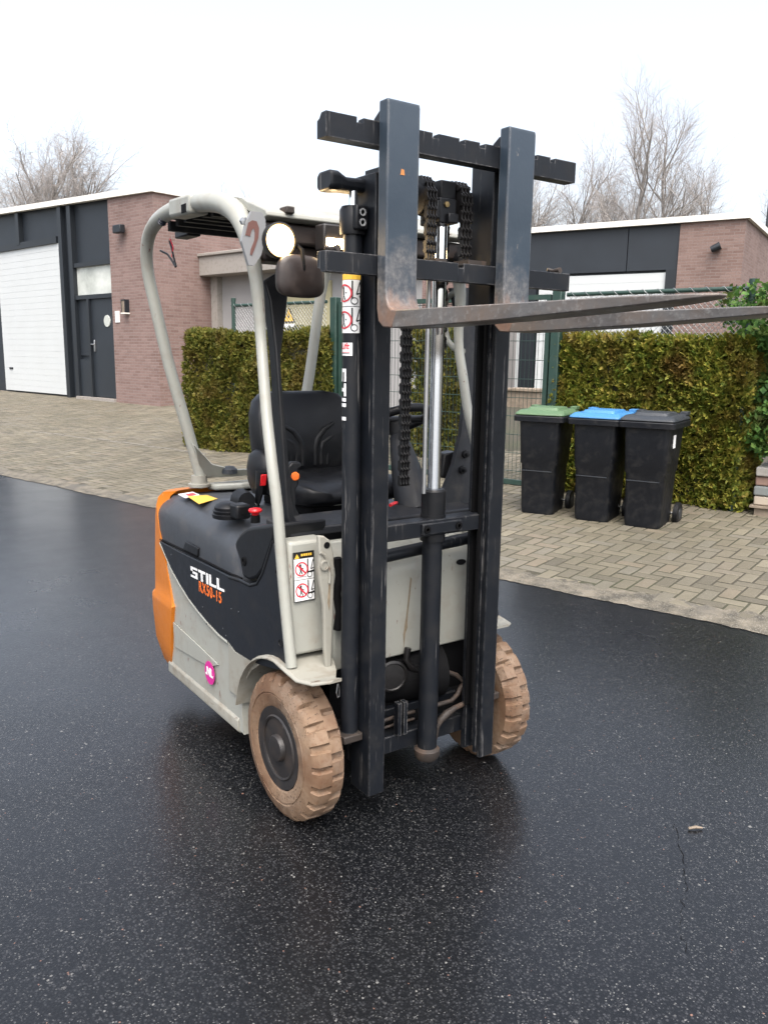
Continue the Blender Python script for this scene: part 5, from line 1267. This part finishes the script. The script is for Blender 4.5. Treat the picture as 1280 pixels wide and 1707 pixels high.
# ------------------------------------------------------------------ lettering and stickers on the forklift
def text_mesh(s, size, m, name, origin, xd_, ud, parent, bold=0.0, depth=.0008, align='LEFT', sx=1.0, shear=0, spc=1.0):
    cu = bpy.data.curves.new(name, 'FONT'); cu.body = s; cu.size = size; cu.extrude = depth/2; cu.offset = bold; cu.align_x = align; cu.shear = shear; cu.space_character = spc
    ob = bpy.data.objects.new(name, cu); COL.objects.link(ob)
    dg = bpy.context.evaluated_depsgraph_get(); me = bpy.data.meshes.new_from_object(ob.evaluated_get(dg)); bpy.data.objects.remove(ob)
    xd_ = np.array(xd_, float); xd_ /= np.linalg.norm(xd_); ud = np.array(ud, float); ud -= xd_*(ud@xd_); ud /= np.linalg.norm(ud); nd = np.cross(xd_, ud)
    for v in me.vertices:
        c = v.co; p = np.array(origin) + xd_*c.x*sx + ud*c.y + nd*c.z; v.co = p
    me.materials.clear()
    return link(name, me, M[m], parent)
BL = {'S': [(0, .8, 1, 1), (0, .4, .28, .8), (0, .4, 1, .6), (.72, .2, 1, .4), (0, 0, 1, .2)], 'T': [(0, .78, 1, 1), (.36, 0, .64, .78)], 'I': [(0, 0, .28, 1)], 'L': [(0, 0, .28, 1), (.28, 0, .95, .22)]}
ADV = {'S': 1.14, 'T': 1.14, 'I': .42, 'L': 1.06}
def block_word(wd):
    x = 0; out = []
    for ch_ in wd:
        out += [(x+a, b, x+c, d) for a, b, c, d in BL[ch_]]; x += ADV[ch_]
    return out, x
rc, tot = block_word('STILL')
o0 = onY(319, 961, -.4705); e0 = onY(375, 987.5, -.4705); hgt = abs(onY(319, 942.5, -.4705)[2] - o0[2])*.92
xv = (e0-o0); Lw = np.linalg.norm(xv); xv /= Lw; uv = np.array([-xv[2], 0, xv[0]])
mb = MB(); sx = Lw/tot*1.01
for a, b, c, d in rc: mb.prism([o0 + xv*(x*sx) + uv*(y*hgt) for x, y in ((a, b), (c, b), (c, d), (a, d))], (0, -.0008, 0))
mb.build('lettering', M['white'], sp_)
o1 = onY(332, 985, -.4706); e1 = onY(376, 1010, -.4706); xv1 = (e1-o1)/np.linalg.norm(e1-o1)
text_mesh('RX50-15', .061, 'orangevinyl', 'lettering', o1 + [0, -.0004, 0], xv1, (0, 0, 1), sp_, bold=.0006, spc=1.18, sx=np.linalg.norm(e1-o1)/(.061*4.78))
# round sticker
c = onY(353, 1121, -.461)
P('round_sticker', MB().lathe([(.047, -.0), (.047, -.0015), (0, -.0015)], c + [0, -.0072, 0], (0, 1, 0), 40), 'magenta')
text_mesh('.NL', .045, 'white', 'sticker_print', c + [-.036, -.0093, -.013], (1, 0, .03), (0, 0, 1), FL, bold=.0022)

def warning(sticker_pt, wd, ht, parent, head=True):
    """pictogram sticker; sticker_pt(u, v, lift) gives a point, u to the right and v up, metres"""
    nm = 'warning_sticker'
    def poly(pts, lift, m, name='pictogram', sub=1):
        mb = MB(); a = [np.array(sticker_pt(u, v, lift)) for u, v in pts]; b = [np.array(sticker_pt(u, v, lift-.0004)) for u, v in pts]
        n = len(pts); mb.add(a+b, [tuple(range(n)), tuple(range(2*n-1, n-1, -1))] + [(i, i+n, (i+1) % n+n, (i+1) % n) for i in range(n)]); mb.build(name, M[m], root)
    def bx(u0, v0, u1, v1, lift, m, k=8):
        mb = MB(); 
        for i in range(k):
            x0 = u0+(u1-u0)*i/k; x1 = u0+(u1-u0)*(i+1)/k
            mb.add([sticker_pt(x0, v0, lift), sticker_pt(x1, v0, lift), sticker_pt(x1, v1, lift), sticker_pt(x0, v1, lift)], [(0, 1, 2, 3)])
        return mb
    root = bx(0, 0, wd, ht, .0006, 'ink').build('warning_sticker', M['ink'], parent)
    hh = wd*.28 if head else 0
    ph = (ht-hh-.006)/2
    if head:
        t_ = hh*.8; poly([(.006+.0, ht-hh+.001), (.006+t_, ht-hh+.001), (.006+t_/2, ht-hh+.001+t_*.85)], .0010, 'yellow')
        mb = MB(); x = .012+t_
        for wch in (.010, .008, .008, .007, .009, .008, .007, .008):
            if x+wch > wd-.004: break
            a = bx(x, ht-hh*.68, x+wch*.72, ht-hh*.32, .0010, 'yellow', 1); mb.add(a.v, a.f); x += wch
        mb.build('sticker_print', M['yellow'], root)
    for k in range(2):
        v0 = .003 + k*(ph+.002); W_ = wd-.006; u0 = .003
        bx(u0, v0, u0+W_, v0+ph, .0010, 'white').build('field', M['white'], root)
        cu_, cv = u0+W_*.37, v0+ph*.5; r_ = W_*.33
        # red ring with bar
        mb = MB(); n = 28
        vs = []
        for i in range(n):
            a = 2*math.pi*i/n; vs += [sticker_pt(cu_+r_*math.cos(a), cv+r_*math.sin(a), .0019), sticker_pt(cu_+r_*.82*math.cos(a), cv+r_*.82*math.sin(a), .0019)]
        mb.add(vs, [(2*i, 2*((i+1) % n), 2*((i+1) % n)+1, 2*i+1) for i in range(n)])
        dx_, dy_ = r_*.70, r_*.70; q_ = r_*.08
        mb.add([sticker_pt(cu_-dx_-q_, cv+dy_-q_, .0019), sticker_pt(cu_-dx_+q_, cv+dy_+q_, .0019), sticker_pt(cu_+dx_+q_, cv-dy_+q_, .0019), sticker_pt(cu_+dx_-q_, cv-dy_-q_, .0019)], [(0, 1, 2, 3)])
        mb.build('prohibition_ring', M['redink'], root)
        # figure: head, body, legs, and the truck outline with mast and wheel
        mb = MB()
        def bar2(a, b, w_, lift=.0014):
            a = np.array(a); b = np.array(b); d = (b-a)/np.linalg.norm(b-a); n2 = np.array([-d[1], d[0]])*w_/2
            mb.add([sticker_pt(*(a+n2), lift), sticker_pt(*(a-n2), lift), sticker_pt(*(b-n2), lift), sticker_pt(*(b+n2), lift)], [(3, 2, 1, 0)])
        hx, hy = cu_-r_*.15, cv+r_*.55
        mb.add([sticker_pt(hx+r_*.17*math.cos(a), hy+r_*.17*math.sin(a), .0014) for a in np.linspace(0, 2*math.pi, 13)[:-1]], [tuple(range(12))])
        bar2((hx, hy-r_*.15), (hx+r_*.05, cv-r_*.2), r_*.28)
        bar2((hx+r_*.05, cv-r_*.2), (hx-r_*.2, cv-r_*.75), r_*.14); bar2((hx+r_*.05, cv-r_*.2), (hx+r_*.3, cv-r_*.75), r_*.14)
        bar2((hx, hy-r_*.3), (hx+r_*.5, cv+r_*.0), r_*.12)
        bar2((u0+W_*.70, v0+ph*.18), (u0+W_*.70, v0+ph*.97), W_*.06)
        bar2((u0+W_*.70, v0+ph*.30), (u0+W_, v0+ph*.36), W_*.10)
        bar2((u0+W_*.86, v0+ph*.45), (u0+W_*.99, v0+ph*.92), W_*.05); bar2((u0+W_*.86, v0+ph*.45), (u0+W_*.99, v0+ph*.5), W_*.05)
        bar2((u0+W_*.10, v0+ph*(.12+.1*(1-k))), (u0+W_*.62, v0+ph*(.12+.1*(1-k))), W_*.02)
        mb.build('pictogram', M['ink'], root)
        for rr2, mm, lf in ((.135, 'ink', .0022), (.10, 'white', .0026)):
            mb = MB(); mb.add([sticker_pt(u0+W_*.78+W_*rr2*math.cos(a), v0+ph*.2+W_*rr2*math.sin(a), lf) for a in np.linspace(0, 2*math.pi, 17)[:-1]], [tuple(range(16))]); mb.build('pictogram', M[mm], root)
    return root
c00 = onX(492, 1006, .0295); c10 = onX(527, 999, .0295); c01 = onX(487, 924, .0295)
wd_ = np.linalg.norm(c10-c00); ht_ = np.linalg.norm(c01-c00)
cen = (c10+c01)/2
def flat_pt(u, v, lift): return (.0305 + lift - .0185*((c00[2]+v)-.575)/.425, c00[1] + u + .0*v, c00[2] + v)
warning(flat_pt, wd_, ht_, FL)
def cyl_pt(u, v, lift, z0=1.61, span=.075):
    a = math.radians(-90) + (u - .030)/.029
    r = .0292 + lift; return (.15 + r*math.cos(a), -.303 + r*math.sin(a), z0 + v)
zt0 = onX(585, 470, .1)[2]; zt1 = onX(585, 558, .1)[2]
warning(lambda u, v, l: cyl_pt(u, v, l, zt1), .085, zt0-zt1, FL, head=False)
def cyl_rect(u0, v0, u1, v1, lift, m, name, k=6):
    mb = MB()
    for i in range(k):
        a = u0+(u1-u0)*i/k; b = u0+(u1-u0)*(i+1)/k
        mb.add([cyl_pt(a, v0, lift, 0), cyl_pt(b, v0, lift, 0), cyl_pt(b, v1, lift, 0), cyl_pt(a, v1, lift, 0)], [(0, 1, 2, 3)])
    return mb.build(name, M[m], FL) if name else mb
cyl_rect(.0, zt0, .085, zt0+.016, .0008, 'yellow', 'warning_header')
z1_ = onX(585, 572, .1)[2]; z2_ = onX(585, 593, .1)[2]
cyl_rect(.010, z2_, .060, z1_, .0008, 'white', 'dealer_sticker')
for i in range(2): cyl_rect(.016, z2_+.006+i*.003, .052, z2_+.0075+i*.003, .0012, 'ink' if i == 0 else 'redink', 'sticker_print')
me_t = text_mesh('Lift', .024, 'redink', 'sticker_print', (0, 0, 0), (1, 0, 0), (0, 1, 0), FL, bold=.0006, shear=.2, depth=0.0)
for v in me_t.data.vertices: v.co = cyl_pt(.018 + v.co.x, z2_ + .020 + v.co.y, .0014, 0)
# big word running down the cylinder
za, zb_ = onX(578, 614, .1)[2], onX(578, 714, .1)[2]
mb = MB(); sc_l = (za-zb_)/tot; 
for a, b, c, d in rc:                          # letters turned a quarter: reading downwards, tops to the right
    k = cyl_rect(.041 - .040*(1-b)*1.0, za - c*sc_l, .041 - .040*(1-d)*1.0, za - a*sc_l, .0008, 'white', None, 4); mb.add(k.v, k.f)
mb.build('lettering', M['white'], FL)
